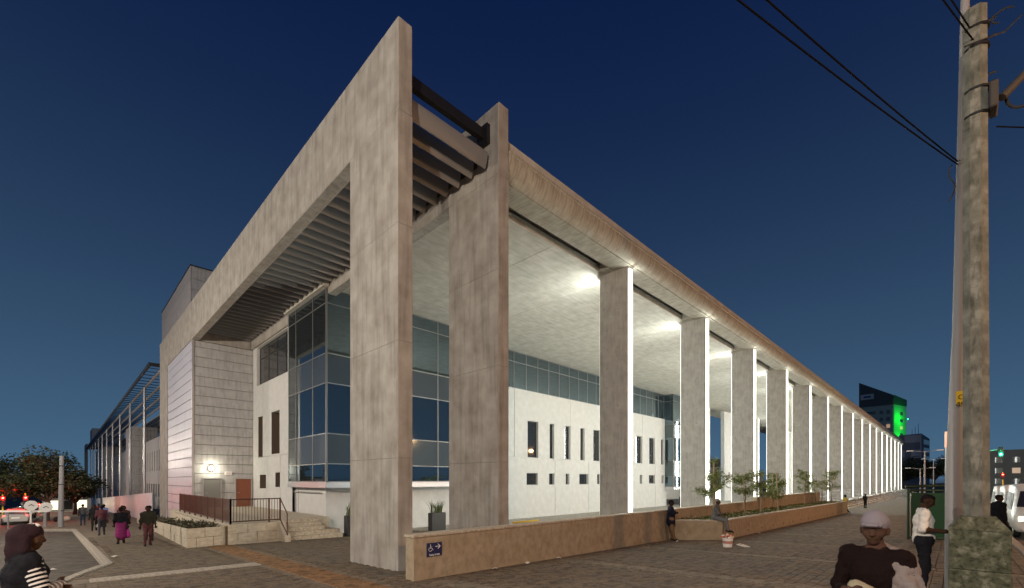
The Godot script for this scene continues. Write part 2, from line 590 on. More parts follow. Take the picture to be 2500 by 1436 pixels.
func pavers(pave: Node) -> void:
	var pb := B.new()
	pb.cham(Transform3D(Basis(), Vector3(0, -0.03, 0)), Vector3(0.188, 0.03, 0.0905), 0.006)
	var mesh := pb.st.commit()
	var tilt := Basis(Vector3(1, -0.02, 0).normalized(), Vector3(0.02, 1, -0.033).normalized(), Vector3(0, 0.033, 1).normalized())
	var list := []
	for j in range(-7, 170):
		var v := j * 0.195 + 0.1
		for i in range(-12, 125):
			var u := i * 0.39 + (0.195 if j % 2 else 0.0)
			var s := screen(u, v, G(u, v))
			if s.z < 5.0 or s.z > 38.0 or s.x < -500 or s.x > 3000 or s.y > 1640:
				continue
			if not on_pavement(u - 0.1, v) or u > 48:
				continue
			var bu := fposmod(u - 6.4 + 2.33, 4.66) - 2.33
			if absf(bu) < 0.42 and v < 9.0 and u > 6.0:
				continue
			if u > 4.06 and u < 5.28 and v > 8.5 and v < 22.3:
				continue
			if v > 14.66 and v < 15.54 and u < 4.25:
				continue
			if v > 8.98 and v < 9.53 and u > 5.7:
				continue
			if u > 18.5 and v > 7.05:
				continue
			if u > 15.1 and v > 9.4:
				continue
			if v > 22.2 and u > 3.5 and u < 10.2:
				continue
			if (u > 6.25 and u < 6.85 or u > 9.95 and u < 10.55) and v > 10.5 and v < 13.45:
				continue
			if v > 24.8 and u > 10:
				continue
			if v > 22.0 and u < 5.3 and u > 3.4:
				continue
			list.append([s.z, u, v, CLAY[rng.randi() % CLAY.size()]])
	list.sort_custom(func(a, c): return a[0] < c[0])
	# the nearest that lie inside the picture are single pieces, the rest one mass
	var near := []
	var rest := []
	for p in list:
		var s := screen(p[1], p[2], G(p[1], p[2]))
		if near.size() < 300 and s.x > 20 and s.x < 2480 and s.y < 1430:
			near.append(p)
		else:
			rest.append(p)
	var mats := []
	for k in CLAY.size():
		var m: StandardMaterial3D = M.paver.duplicate()
		m.vertex_color_use_as_albedo = false
		m.albedo_color = lin(CLAY[k].r, CLAY[k].g, CLAY[k].b)
		mats.append(m)
	for p in near:
		var o := inst("paver", mesh, mats[rng.randi() % CLAY.size()], pave, true, at(p[1], p[2], G(p[1], p[2]) + rng.randf_range(-0.002, 0.002)))
		o.basis = tilt
	var mm := MultiMesh.new()
	mm.transform_format = MultiMesh.TRANSFORM_3D
	mm.use_colors = true
	mm.mesh = mesh
	mm.instance_count = rest.size()
	for i in rest.size():
		var p: Array = rest[i]
		var jig := Basis(Vector3(rng.randf_range(-1, 1), 0, rng.randf_range(-1, 1)).normalized(), rng.randf_range(0, 0.012))
		mm.set_instance_transform(i, Transform3D(jig * tilt, at(p[1], p[2], G(p[1], p[2]) + rng.randf_range(-0.003, 0.003))))
		mm.set_instance_color(i, p[3])
	var mi := MultiMeshInstance3D.new()
	mi.name = "paver_field"
	mi.multimesh = mm
	mi.material_override = M.paver
	mi.set_meta("kind", "stuff")
	pave.add_child(mi)
	print("pavers ", list.size())


func tactile(pave: Node) -> void:
	# smooth slab bands that cross the paving between the paver fields
	var bm := []
	for k in 3:
		var m: StandardMaterial3D = M.paver.duplicate()
		m.vertex_color_use_as_albedo = false
		m.albedo_color = lin(0.25 + 0.02 * k, 0.215 + 0.018 * k, 0.165 + 0.015 * k)
		bm.append(m)
	var bb := B.new()
	bb.cham(Transform3D(Basis(), Vector3(0, -0.03, 0)), Vector3(0.215, 0.03, 0.445), 0.005)
	var band := bb.st.commit()
	for k in 9:
		for j in 12:
			var u := 6.4 + k * 4.66
			var v := -1.0 + j * 0.9
			if v > 8.6 or (u > 18.3 and v > 6.7):
				continue
			var o := inst("band_slab", band, bm[rng.randi() % 3], pave, true, at(u, v, G(u, v)))
			o.basis = Basis(Vector3(1, -0.02, 0).normalized(), Vector3(0.02, 1, -0.033).normalized(), Vector3(0, 0.033, 1).normalized())
	# guiding strip of studded tiles and a row of edging slabs that crosses to it
	var b := B.new()
	b.cham(Transform3D(Basis(), Vector3(0, -0.02, 0)), Vector3(0.1965, 0.025, 0.1965), 0.004)
	for i in 6:
		for k in 6:
			var c := Vector3(-0.164 + i * 0.0655, 0.005, -0.164 + k * 0.0655)
			var top := []
			var low := []
			for w in 6:
				var a := TAU * w / 6
				low.append(c + Vector3(cos(a), 0, sin(a)) * 0.022)
				top.append(c + Vector3(cos(a) * 0.013, 0.007, sin(a) * 0.013))
			for w in 6:
				b.nquad(low[w], low[(w + 1) % 6], top[(w + 1) % 6], top[w], low[w] - c + Vector3(0, 0.02, 0))
			for w in range(1, 5):
				b.ntri(top[0], top[w], top[w + 1], Vector3.UP)
	var mesh := b.st.commit()
	var tm := []
	for k in 4:
		var m: StandardMaterial3D = M.paver.duplicate()
		m.vertex_color_use_as_albedo = false
		m.albedo_color = lin(0.27 + 0.025 * k, 0.165 + 0.012 * k, 0.085 + 0.006 * k)
		tm.append(m)
	var tilt := Basis(Vector3(1, -0.02, 0).normalized(), Vector3(0.02, 1, -0.033).normalized(), Vector3(0, 0.033, 1).normalized())
	for i in 2:
		for k in 34:
			var u := 4.48 + i * 0.4
			var v := 8.8 + k * 0.4
			var o := inst("tactile_tile", mesh, tm[rng.randi() % 4], pave, true, at(u, v, G(u, v) + 0.002))
			o.basis = tilt
	for k in 9:
		var u := 3.85 - k * 0.75
		b = B.new()
		b.cham(Transform3D(Basis(), Vector3(0, -0.03, 0)), Vector3(0.368, 0.035, 0.335), 0.008)
		if on_pavement(u - 0.3, 15.1):
			var o := inst("edging_slab", b.st.commit(), M.kerb_stone, pave, true, at(u, 15.1, G(u, 15.1)))
			o.basis = tilt


# a wall facing the street with openings [a0, a1, y0, y1, depth]; face "v": stands at v = plane and runs along u; face "u": at u = plane along v
func wall_face(b: B, face: String, plane: float, a0: float, a1: float, y0: float, y1: float, openings: Array) -> void:
	var cu := [a0, a1]
	var cy := [y0, y1]
	for o in openings:
		for x in [o[0], o[1]]:
			if x > a0 and x < a1 and not cu.has(x):
				cu.append(x)
		for y in [o[2], o[3]]:
			if y > y0 and y < y1 and not cy.has(y):
				cy.append(y)
	cu.sort()
	cy.sort()
	var pt := func(a: float, y: float, deep: float) -> Vector3:
		return at(a, plane + deep, y) if face == "v" else at(plane + deep, a, y)
	var out := Vector3(0, 0, 1) if face == "v" else Vector3(-1, 0, 0)
	for i in cu.size() - 1:
		for k in cy.size() - 1:
			var mx: float = (cu[i] + cu[i + 1]) / 2
			var my: float = (cy[k] + cy[k + 1]) / 2
			var hole := false
			for o in openings:
				if mx > o[0] and mx < o[1] and my > o[2] and my < o[3]:
					hole = true
			if not hole:
				b.nquad(pt.call(cu[i], cy[k], 0.0), pt.call(cu[i + 1], cy[k], 0.0), pt.call(cu[i + 1], cy[k + 1], 0.0), pt.call(cu[i], cy[k + 1], 0.0), out)
	var ua := Vector3(1, 0, 0) if face == "v" else Vector3(0, 0, -1)
	for o in openings:
		var d: float = o[4]
		b.nquad(pt.call(o[0], o[2], 0.0), pt.call(o[0], o[3], 0.0), pt.call(o[0], o[3], d), pt.call(o[0], o[2], d), ua)
		b.nquad(pt.call(o[1], o[2], 0.0), pt.call(o[1], o[3], 0.0), pt.call(o[1], o[3], d), pt.call(o[1], o[2], d), -ua)
		b.nquad(pt.call(o[0], o[2], 0.0), pt.call(o[1], o[2], 0.0), pt.call(o[1], o[2], d), pt.call(o[0], o[2], d), Vector3.UP)
		b.nquad(pt.call(o[0], o[3], 0.0), pt.call(o[1], o[3], 0.0), pt.call(o[1], o[3], d), pt.call(o[0], o[3], d), Vector3.DOWN)
		if d < 0.2:  # a joint: closed at its back
			b.nquad(pt.call(o[0], o[2], d), pt.call(o[1], o[2], d), pt.call(o[1], o[3], d), pt.call(o[0], o[3], d), out)


func slab_box(b: B, face: String, plane: float, a0: float, a1: float, y0: float, y1: float, d0: float, d1: float) -> void:
	if face == "v":
		b.box(a0, a1, y0, y1, plane + d0, plane + d1)
	else:
		b.box(plane + d0, plane + d1, y0, y1, a0, a1)


# frame with its pane, set back in an opening
func window(parent: Node, face: String, plane: float, o: Array, glass: Material, f := 0.05) -> void:
	var b := B.new()
	var d: float = o[4] - 0.12
	slab_box(b, face, plane, o[0], o[0] + f, o[2], o[3], d, d + 0.08)
	slab_box(b, face, plane, o[1] - f, o[1], o[2], o[3], d, d + 0.08)
	slab_box(b, face, plane, o[0] + f, o[1] - f, o[2], o[2] + f, d, d + 0.08)
	slab_box(b, face, plane, o[0] + f, o[1] - f, o[3] - f, o[3], d, d + 0.08)
	var w := obj("window", b, M.dark_frame, parent)
	b = B.new()
	slab_box(b, face, plane, o[0] + f, o[1] - f, o[2] + f, o[3] - f, d + 0.03, d + 0.045)
	obj("pane", b, glass, w)


# a curtain wall: bars at the given lines and a pane in each field; solid rows carry spandrel glass
func curtain(parent: Node, face: String, plane: float, lines: Array, rows: Array, solid: Array, bar: Material, glass: Material, w := 0.05) -> void:
	for i in lines.size():
		var b := B.new()
		slab_box(b, face, plane, lines[i] - w / 2, lines[i] + w / 2, rows[0], rows[-1], -0.025, 0.1)
		obj("mullion", b, bar, parent)
	for k in rows.size():
		for i in lines.size() - 1:
			var b := B.new()
			slab_box(b, face, plane, lines[i] + w / 2, lines[i + 1] - w / 2, rows[k] - w / 2, rows[k] + w / 2, -0.02, 0.09)
			obj("transom", b, bar, parent)
			if k < rows.size() - 1:
				b = B.new()
				slab_box(b, face, plane, lines[i] + w / 2, lines[i + 1] - w / 2, rows[k] + w / 2, rows[k + 1] - w / 2, 0.0, 0.02)
				obj("pane", b, M.spandrel_glass if solid.has(k) else glass, parent)


func panel_rows(parent: Node, face: String, plane: float, a0: float, a1: float, y0: float, y1: float, row: float, m: Material, called := "cladding_panel", cols := 1) -> void:
	var y := y0
	while y < y1 - 0.05:
		var top := minf(y + row, y1)
		for c in cols:
			var b := B.new()
			var p0 := lerpf(a0, a1, float(c) / cols)
			var p1 := lerpf(a0, a1, float(c + 1) / cols)
			var d := rng.randf_range(-0.004, 0.004)
			if face == "v":
				b.bevel(p0 + 0.006, p1 - 0.006, y + 0.018, top - 0.018, plane + d, plane + 0.06 + d, 0.006)
			else:
				b.bevel(plane + d, plane + 0.06 + d, y + 0.018, top - 0.018, p0 + 0.006, p1 - 0.006, 0.006)
			obj(called, b, m, parent)
		y = top


func area_light(called: String, pos: Vector3, facing: Vector3, size: Vector2, c: Color, energy: float, parent: Node) -> void:
	var l := AreaLight3D.new()
	l.name = called
	parent.add_child(l, true)
	l.position = pos - origin[parent]
	l.basis = Basis.looking_at(facing, Vector3.UP)
	l.area_size = size
	l.area_normalize_energy = true
	l.light_color = c
	l.light_energy = energy
	l.area_range = 80.0
	l.area_attenuation = 2.0
	l.shadow_enabled = true


func fin(bld: Node, u: float, v0: float, v1: float, front: float, back: float) -> void:
	var y0 := F(u, v0) - 0.3
	var b := B.new()
	var plan := []
	for q in [[u + 0.26, v1 - 0.16, 0.0], [u + 0.16, v1 - 0.16, PI / 2], [u + 0.16, v0 + 0.16, PI], [u + 0.26, v0 + 0.16, 1.5 * PI]]:
		for i in 7:
			var a: float = q[2] + i / 6.0 * PI / 2
			plan.append(Vector2(q[0] + cos(a) * 0.16, q[1] + sin(a) * 0.16))
	b.prism(plan, 2, y0, CEIL + 0.02, 0.0)
	var f := obj("fin_column", b, M.concrete_fin, bld)
	for side in [0, 1]:
		var e: float = [front, back][side]
		if e <= 0:
			continue
		var low := F(u, v0) + 0.08
		for k in 3:
			b = B.new()
			var s0 := lerpf(low, CEIL - 0.08, k / 3.0) + 0.004
			var s1 := lerpf(low, CEIL - 0.08, (k + 1) / 3.0) - 0.004
			if side == 0:
				b.bevel(u + 0.06, u + 0.36, s0, s1, v0 - 0.06, v0 + 0.02, 0.01)
			else:
				b.bevel(u + 0.13, u + 0.29, s0, s1, v1 + 0.001, v1 + 0.022, 0.01)
			obj("led_strip", b, M.led, f)
		var mid := (low + CEIL) / 2
		for yaw in ([-1.1, 1.1] if side == 0 else [-0.7, 0.7]):  # the lens is rounded and throws its light to both sides
			var dir := Vector3(sin(yaw), 0, cos(yaw)) * (1.0 if side == 0 else -1.0)
			var p := at(u + 0.21 + (0.1 if dir.x > 0 else -0.1), v0 - 0.14 if side == 0 else v1 + 0.14, mid)
			area_light("led_light", p, dir, Vector2(0.16, CEIL - low - 0.2), Color(0.98, 1.0, 0.96), e * 0.62, f)


func building() -> Node3D:
	var bld := thing("civic_building", "large concrete civic building with lit colonnade and tall corner frame", "building", at(6.32, 10.56, -0.5))
	var b := B.new()
	b.prism([Vector2(10.56, 11.9), Vector2(10.56, 14.35), Vector2(51.64, 14.35), Vector2(51.64, 11.72), Vector2(37.5, 11.72), Vector2(13.37, 11.9)], 0, 6.32, 6.77, 0.025)
	var pf := obj("portal_frame", b, M.concrete, bld)
	for q in [[-1.3, 2.55], [2.55, 5.7], [5.7, 8.85], [8.85, 11.9]]:  # the column as it was poured, lift on lift
		b = B.new()
		b.bevel(6.32, 6.77, q[0], q[1] - 0.002, 10.56, 13.37, 0.009)
		obj("column_lift", b, M.concrete, pf)
	for q in [[-3.6, 2.0], [2.0, 6.9], [6.9, 11.72]]:
		b = B.new()
		b.bevel(6.32, 6.77, q[0], q[1] - 0.002, 47.58, 51.64, 0.009)
		obj("column_lift", b, M.concrete, pf)
	b = B.new()
	b.prism([Vector2(10.56, 11.95), Vector2(10.56, 14.28), Vector2(37.5, 14.28), Vector2(37.5, 11.74), Vector2(29.6, 11.74), Vector2(29.6, 11.9), Vector2(13.2, 11.95)], 0, 10.01, 10.48, 0.025)
	pf = obj("portal_frame", b, M.concrete, bld)
	for q in [[-1.3, 2.55], [2.55, 5.7], [5.7, 8.85], [8.85, 11.95]]:
		b = B.new()
		b.bevel(10.01, 10.48, q[0], q[1] - 0.002, 10.56, 13.2, 0.009)
		obj("column_lift", b, M.concrete, pf)
	b = B.new()
	b.box(6.78, 10.0, 11.73, 14.2, 37.56, 37.9)
	obj("end_wall", b, M.concrete, bld)
	# louvre blades between the two frames, their rails and the black end beam
	var sec := []
	for i in 14:
		var a := TAU * i / 14
		var q := Vector2(cos(a) * 0.06, sin(a) * 0.27 + 0.02 * cos(2 * a)).rotated(0.2)
		sec.append(q)
	var k := 0
	var v := 11.0
	while v < 37.2:
		b = B.new()
		var pts := sec.map(func(q): return q + Vector2(v, 12.52))
		b.prism(pts, 0, 6.95, 9.86, 0.0)
		obj("louvre_blade", b, M.louvre, bld)
		v += 0.7
		k += 1
	for u in [6.8, 9.9]:
		b = B.new()
		b.box(u, u + 0.1, 12.62, 12.86, 11.6, 37.4)
		obj("louvre_rail", b, M.black_steel, bld)
	b = B.new()
	b.bevel(6.78, 10.0, 13.28, 13.62, 11.1, 11.3, 0.01)
	obj("end_beam", b, M.black_steel, bld)
	b = B.new()
	b.bevel(9.86, 10.005, 13.1, 13.75, 10.95, 11.45, 0.01)
	obj("beam_bracket", b, M.black_steel, bld)
	b = B.new()
	b.bevel(6.775, 6.9, 13.1, 13.75, 10.95, 11.45, 0.01)
	obj("beam_bracket", b, M.black_steel, bld)
	# roof of the portico
	var u_end := FIN_U + FIN_STEP * (FIN_N - 1) + 2.6
	var prof := [Vector2(11.95, 13.02), Vector2(10.6, 13.02), Vector2(10.56, 12.98), Vector2(10.56, 12.9)]
	for i in 9:
		var a := i / 8.0 * PI / 2
		prof.append(Vector2(10.6 + 0.46 * (1.0 - cos(a)), 12.88 - 0.61 * sin(a)))
	prof.append(Vector2(11.06, 12.24))
	prof.append(Vector2(11.95, 12.24))
	for i in range(-1, FIN_N):
		var u0 := 10.5 if i < 0 else FIN_U + FIN_STEP * i + 0.21
		var u1 := FIN_U + FIN_STEP * (i + 1) + 0.21 if i < FIN_N - 1 else u_end
		b = B.new()
		b.prism(prof, 0, u0 + 0.004, u1 - 0.004)
		obj("roof_edge", b, M.roof_edge, bld)
	b = B.new()
	b.box(10.5, u_end, 13.03, 13.4, 10.75, 30)
	obj("roof_slab", b, M.soffit, bld)
	for i in FIN_N:  # concrete bridge over the open slot at each fin
		var u0 := FIN_U + FIN_STEP * i
		b = B.new()
		b.box(u0 - 0.5, u0 + 0.92, 12.245, 13.025, 11.96, 12.47)
		obj("slot_bridge", b, M.soffit, bld)
	# ceiling in cast fields with open joints
	var edges := [12.48, 15.6, 18.7, 21.8, WALL_V + 0.3]
	for r in 4:
		var u0 := 10.5
		while u0 < 88:
			b = B.new()
			b.bevel(u0 + 0.007, u0 + 4.7 - 0.007, CEIL, CEIL + 0.3, edges[r] + 0.007, edges[r + 1] - 0.007, 0.008)
			obj("ceiling_field", b, M.soffit, bld)
			u0 += 4.7
	b = B.new()
	b.box(89.81, u_end, CEIL, CEIL + 0.3, 12.48, WALL_V + 5)
	obj("ceiling_field", b, M.soffit, bld)
	for i in FIN_N:
		fin(bld, FIN_U + FIN_STEP * i, V0, 12.86, 32.0, 80.0)
	# shuttering tie holes, their shade painted as dark discs, on the nearer fins
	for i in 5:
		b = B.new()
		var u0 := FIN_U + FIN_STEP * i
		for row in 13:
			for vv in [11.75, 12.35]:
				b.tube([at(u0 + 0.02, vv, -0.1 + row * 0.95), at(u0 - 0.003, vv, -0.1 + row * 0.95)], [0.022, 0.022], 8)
		var th := obj("tie_holes", b, M.hole_shade, bld)
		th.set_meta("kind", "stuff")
	white_wall(bld)
	glass_corner(bld)
	left_inner_wall(bld)
	cladding(bld)
	return bld


func white_wall(bld: Node) -> void:
	var tall := []
	for w in [[26.89, 28.21], [29.7, 30.3], [31.8, 32.64], [34.14, 34.82], [36.22, 37.5], [39.2, 39.9], [41.4, 42.2], [44.31, 45.76], [47.36, 48.71], [50.25, 51.04]]:
		tall.append([w[0], w[1], 3.84, 6.85, 0.34])
	for w in [[21.2, 22.4], [23.5, 24.2], [26.77, 28.14], [29.62, 30.34], [31.94, 32.47], [33.98, 35.42], [36.9, 37.5], [39.4, 40.6], [45.21, 45.76], [47.31, 48.76], [50.38, 51.0]]:
		tall.append([w[0], w[1], 1.57, 2.55, 0.34])
	var joints := []
	for j in [[25.32, 25.37, 3.83, 9.3], [32.58, 32.63, 6.86, 9.3], [45.78, 45.83, 6.86, 9.3], [39.0, 39.05, 3.83, 9.3], [30.4, 30.45, -1.6, 1.55], [30.4, 30.45, 2.57, 3.77], [35.46, 35.51, -1.6, 3.77], [48.8, 48.85, -1.6, 1.55], [48.8, 48.85, 2.57, 3.77], [43.6, 43.65, -1.6, 3.77], [10.4, 51.5, 3.78, 3.82]]:
		joints.append([j[0], j[1], j[2], j[3], 0.05])
	var b := B.new()
	wall_face(b, "v", WALL_V, 10.35, 51.6, -1.6, 9.28, tall + joints)
	var w := obj("rendered_wall", b, M.white_render, bld)
	for o in tall:
		window(w, "v", WALL_V, o, M.dark_glass)
	b = B.new()
	b.box(10.6, 51.6, -1.6, 3.7, WALL_V + 3.0, WALL_V + 3.1)
	b.box(10.6, 51.6, 3.7, 9.3, WALL_V + 3.4, WALL_V + 3.5)
	b.box(10.6, 51.6, 3.6, 3.8, WALL_V + 0.52, WALL_V + 3.0)
	b.box(10.6, 51.6, 9.3, 9.45, WALL_V + 0.52, WALL_V + 4.0)
	obj("inner_rooms", b, M.inside, bld)
	var lines := []
	var u := 19.6
	while u < 51.7:
		lines.append(u)
		u += 1.43
	curtain(bld, "v", WALL_V + 0.05, lines, [9.3, 11.4, 12.2], [], M.grey_frame, M.glass, 0.07)
	b = B.new()
	b.box(19.6, 52, 9.3, 12.2, WALL_V + 4, WALL_V + 4.1)
	obj("inner_wall", b, M.inside, bld)


func glass_corner(bld: Node) -> void:
	var rows := [1.88, 2.84, 4.46, 7.16, 8.75, 11.43, 12.19]
	for q in [[9.93, 19.55, 23.8, 29.4], [51.2, 56.5, 23.8, 30.0]]:
		var u0: float = q[0]
		var u1: float = q[1]
		var left := [23.83, 25.6, 28.17, 29.38]
		var right := []
		var n := int(round((u1 - u0) / 2.4))
		for i in n + 1:
			right.append(lerpf(u0 + 0.03, u1, float(i) / n))
		var r := rows if u0 < 20 else [1.2, 2.4, 4.3, 7.0, 8.6, 11.4, 12.19]
		curtain(bld, "u", u0, left, r, [1, 3], M.grey_frame, M.glass, 0.05)
		curtain(bld, "v", q[2], right, r, [1, 3], M.grey_frame, M.glass, 0.05)
		var b := B.new()
		b.bevel(u0 - 0.03, u1, r[0] - 0.35, r[0] - 0.03, 23.77, 29.5, 0.01)
		obj("sill_band", b, M.pale_metal, bld)
		b = B.new()  # floor plates, back walls and a column inside
		b.box(u0 + 0.15, u1, r[1] + 0.9, r[2] - 0.1, 24.0, 29.3)
		b.box(u0 + 0.15, u1, r[3] + 0.9, r[4] - 0.1, 24.0, 29.3)
		b.box(u0 + 0.15, u1, 11.75, 12.15, 24.0, 29.3)
		b.box(u0 + 5.0, u1 - 0.2, r[0], r[1] + 0.9, 29.0, 29.1)
		b.box(u0 + 4.6, u0 + 4.8, r[2] - 0.1, 11.7, 24.6, 29.3)
		b.box(u0 + 1.7, u0 + 2.1, r[0], 11.7, 25.3, 25.7)
		obj("inner_rooms", b, M.inside, bld)
		for k in 3:
			b = B.new()
			b.box(u0 + 1.2 + k * 1.1, u0 + 1.3 + k * 1.1, 11.69, 11.74, 25.2, 28.4)
			obj("office_light", b, M.office_light, bld)
		omni("office_glow", at(u0 + 2.5, 26.8, 11.3), Color(1.0, 0.95, 0.8), 0.9, 0.3, bld)
		b = B.new()
		b.bevel(u0 - 0.25, u0 + 0.06, 12.22, 12.8, 23.55, 29.55, 0.02)
		obj("ledge", b, M.soffit, bld)
	# side closing of the box and the recessed wall below it
	var b2 := B.new()
	b2.box(19.53, 19.6, 1.55, 12.2, 23.8, WALL_V + 0.02)
	obj("box_end", b2, M.spandrel_glass, bld)
	b2 = B.new()
	wall_face(b2, "u", 10.35, WALL_V, 29.6, -1.8, 1.6, [[28.9, 28.97, -1.8, 1.58, 0.06]])
	obj("rendered_wall", b2, M.white_render, bld)
	b2 = B.new()
	b2.tube([at(10.2, 25.3, 1.25), at(10.2, 29.3, 1.25)], [0.035, 0.035], 8)
	for vv in [25.5, 27.3, 29.1]:
		b2.tube([at(10.2, vv, 1.25), at(10.36, vv, 1.2)], [0.015, 0.015], 6)
	obj("wall_rail", b2, M.galvanised, bld)


func left_inner_wall(bld: Node) -> void:
	var op := [[35.26, 36.31, 3.62, 6.58, 0.7], [31.73, 33.38, 3.74, 6.62, 0.7], [34.54, 35.95, 1.37, 2.35, 0.6], [31.65, 32.59, 1.5, 2.48, 0.6]]
	var jo := [[35.22, 35.26, 6.6, 8.86, 0.06], [31.59, 31.64, 2.49, 3.6, 0.06], [31.59, 31.64, -0.4, 1.49, 0.06], [29.6, 37.5, 3.6, 3.64, 0.05]]
	var cl := [30.2, 36.65, 8.88, 11.7, 0.35]
	var b := B.new()
	wall_face(b, "u", 10.15, 29.42, 37.52, -2.2, 11.735, op + jo + [cl])
	var w := obj("rendered_wall", b, M.white_render, bld)
	for o in op:
		window(w, "u", 10.15, o, M.dark_glass)
	for o in op + [[35.215, 35.265, 6.6, 8.86, 0.06], [31.585, 31.645, 2.49, 3.6, 0.06], [31.585, 31.645, -0.02, 1.49, 0.06]]:  # brown linings in the openings and joints
		b = B.new()
		if o[4] > 0.2:
			b.box(10.17, 10.15 + o[4] - 0.13, o[2] + 0.004, o[3] - 0.004, o[1] - 0.02, o[1] - 0.002)
		else:
			b.box(10.165, 10.2, o[2] + 0.004, o[3] - 0.004, o[0] + 0.006, o[1] - 0.006)
		obj("lining", b, M.brown_lining, w)
	curtain(bld, "u", 10.38, [30.23, 31.17, 32.91, 34.64, 36.62], [8.91, 10.87, 11.67], [], M.dark_frame, M.dark_glass, 0.06)
	b = B.new()
	b.box(12.6, 12.7, -1, 12, 29.5, 37.5)
	b.box(10.9, 12.6, 8.5, 8.8, 29.5, 37.5)
	b.box(10.9, 12.6, 3.0, 3.3, 29.5, 37.5)
	obj("inner_rooms", b, M.inside, bld)


func cladding(bld: Node) -> void:
	# ribbed metal sheet inside the frame, stone panels round the return with its doors
	panel_rows(bld, "u", 6.36, 37.62, 47.55, -1.2, 11.7, 0.68, M.clad_metal)
	panel_rows(bld, "v", 37.53, 6.5, 10.14, -0.3, 11.7, 0.68, M.stone_panel)
	var b := B.new()
	b.box(6.44, 12, -3, 11.7, 37.6, 51.5)
	obj("core_wall", b, M.inside, bld)
	b = B.new()
	b.bevel(6.34, 6.49, -1.2, 11.7, 37.5, 37.6, 0.01)
	obj("corner_trim", b, M.pale_metal, bld)
	for d in [[6.95, 8.11, "grey_door"], [8.94, 10.06, "wood_door"]]:
		b = B.new()
		b.box(d[0], d[0] + 0.07, 0.03, 2.12, 37.45, 37.53)
		b.box(d[1] - 0.07, d[1], 0.03, 2.12, 37.45, 37.53)
		b.box(d[0] + 0.07, d[1] - 0.07, 2.05, 2.12, 37.45, 37.53)
		var dr := obj("door", b, M.galvanised, bld)
		b = B.new()
		b.bevel(d[0] + 0.075, d[1] - 0.075, 0.04, 2.045, 37.475, 37.52, 0.006)
		obj("door_leaf", b, M[d[2]], dr)
		b = B.new()
		b.tube([at(d[0] + 0.16, 37.43, 1.05), at(d[0] + 0.3, 37.43, 1.05)], [0.012, 0.012], 6)
		obj("handle", b, M.galvanised, dr)
	# plant room on the roof
	panel_rows(bld, "u", 8.0, 47.9, 63.9, 12.2, 20.9, 0.95, M.stone_panel, "plant_room_panel")
	panel_rows(bld, "v", 47.9, 8.08, 15.0, 12.2, 20.9, 0.95, M.stone_panel, "plant_room_panel")
	b = B.new()
	b.box(8.07, 15, 11.9, 20.8, 47.97, 63.85)
	obj("plant_room_core", b, M.inside, bld)
	b = B.new()
	b.box(7.96, 15, 20.9, 21.0, 47.86, 63.95)
	obj("plant_room_coping", b, M.dark_frame, bld)


func left_wing(bld: Node) -> void:
	# steel canopy on slim posts
	for u in [5.6, 6.7, 7.8, 8.9, 10.0]:
		var b := B.new()
		var e := 0.34 if u < 6 else 0.26
		b.box(u, u + 0.14, 12.75 - e, 12.75, 52.6, 215)
		obj("canopy_beam", b, M.black_steel if u < 6 else M.street_steel, bld)
	var b0 := B.new()
	b0.box(5.6, 10.2, 12.45, 12.76, 52.4, 52.58)
	obj("canopy_end", b0, M.black_steel, bld)
	var v := 54.5
	var i := 0
	while v < 214:
		var b := B.new()
		b.prism([Vector2(v, 12.62), Vector2(v + 1.25, 12.86), Vector2(v + 1.25, 12.92), Vector2(v, 12.68)], 0, 5.75, 9.98)
		obj("canopy_slat", b, M.dark_frame, bld)
		v += 1.9
	v = 65.3
	while v < 214:
		var b := B.new()
		b.tube([at(6.6, v, G(6.6, v) - 0.2), at(6.6, v, 12.5)], [0.13, 0.13], 10)
		obj("canopy_post", b, M.pale_metal, bld)
		v += 14.9
	# wing wall with slot windows, a dark glazed band above and stone blocks between
	for seg in [[51.7, 104.0, 10.4], [112.0, 172.0, 10.4]]:
		var op := []
		var x: float = seg[0] + 2.0
		while x < seg[1] - 2:
			op.append([x, x + 0.7, 3.4, 6.6, 0.4])
			op.append([x + rng.randf_range(0.2, 1.0), x + 1.4 + rng.randf_range(0.2, 0.6), -0.6, 1.4, 0.4])
			x += 2.6
		var b := B.new()
		wall_face(b, "u", seg[2], seg[0], seg[1], -9, 8.6, op)
		var w := obj("rendered_wall", b, M.stone_panel, bld)
		for o in op:
			window(w, "u", seg[2], o, M.dark_glass)
		var lines := []
		x = seg[0]
		while x < seg[1]:
			lines.append(x)
			x += 4.0
		curtain(bld, "u", seg[2] + 0.1, lines, [8.6, 11.8], [], M.dark_frame, M.dark_glass, 0.08)
	for blk in [[104.0, 112.0, 8.6], [172.0, 215.0, 8.2]]:
		panel_rows(bld, "u", blk[2], blk[0], blk[1], -9.0, 11.6, 1.0, M.stone_panel, "cladding_panel", 2)
		panel_rows(bld, "v", blk[0], blk[2] + 0.07, 10.6, -7.0, 11.6, 1.0, M.stone_panel, "cladding_panel")
	var b2 := B.new()
	b2.box(12.5, 14, -10, 12.4, 52, 215)
	b2.box(10.9, 12.5, 12.0, 12.4, 52, 215)
	obj("core_wall", b2, M.inside, bld)
	b2 = B.new()
	b2.prism([Vector2(213.5, -12), Vector2(213.5, 14.6), Vector2(228, 14.6), Vector2(228, -12), Vector2(226.5, -12), Vector2(226.5, 12.4), Vector2(215, 12.4), Vector2(215, -12)], 0, 5.9, 6.4)
	obj("portal_frame", b2, M.concrete, bld)
	b2 = B.new()
	b2.box(7, 15, 13, 19, 200, 215)
	obj("plant_room", b2, M.stone_panel, bld)


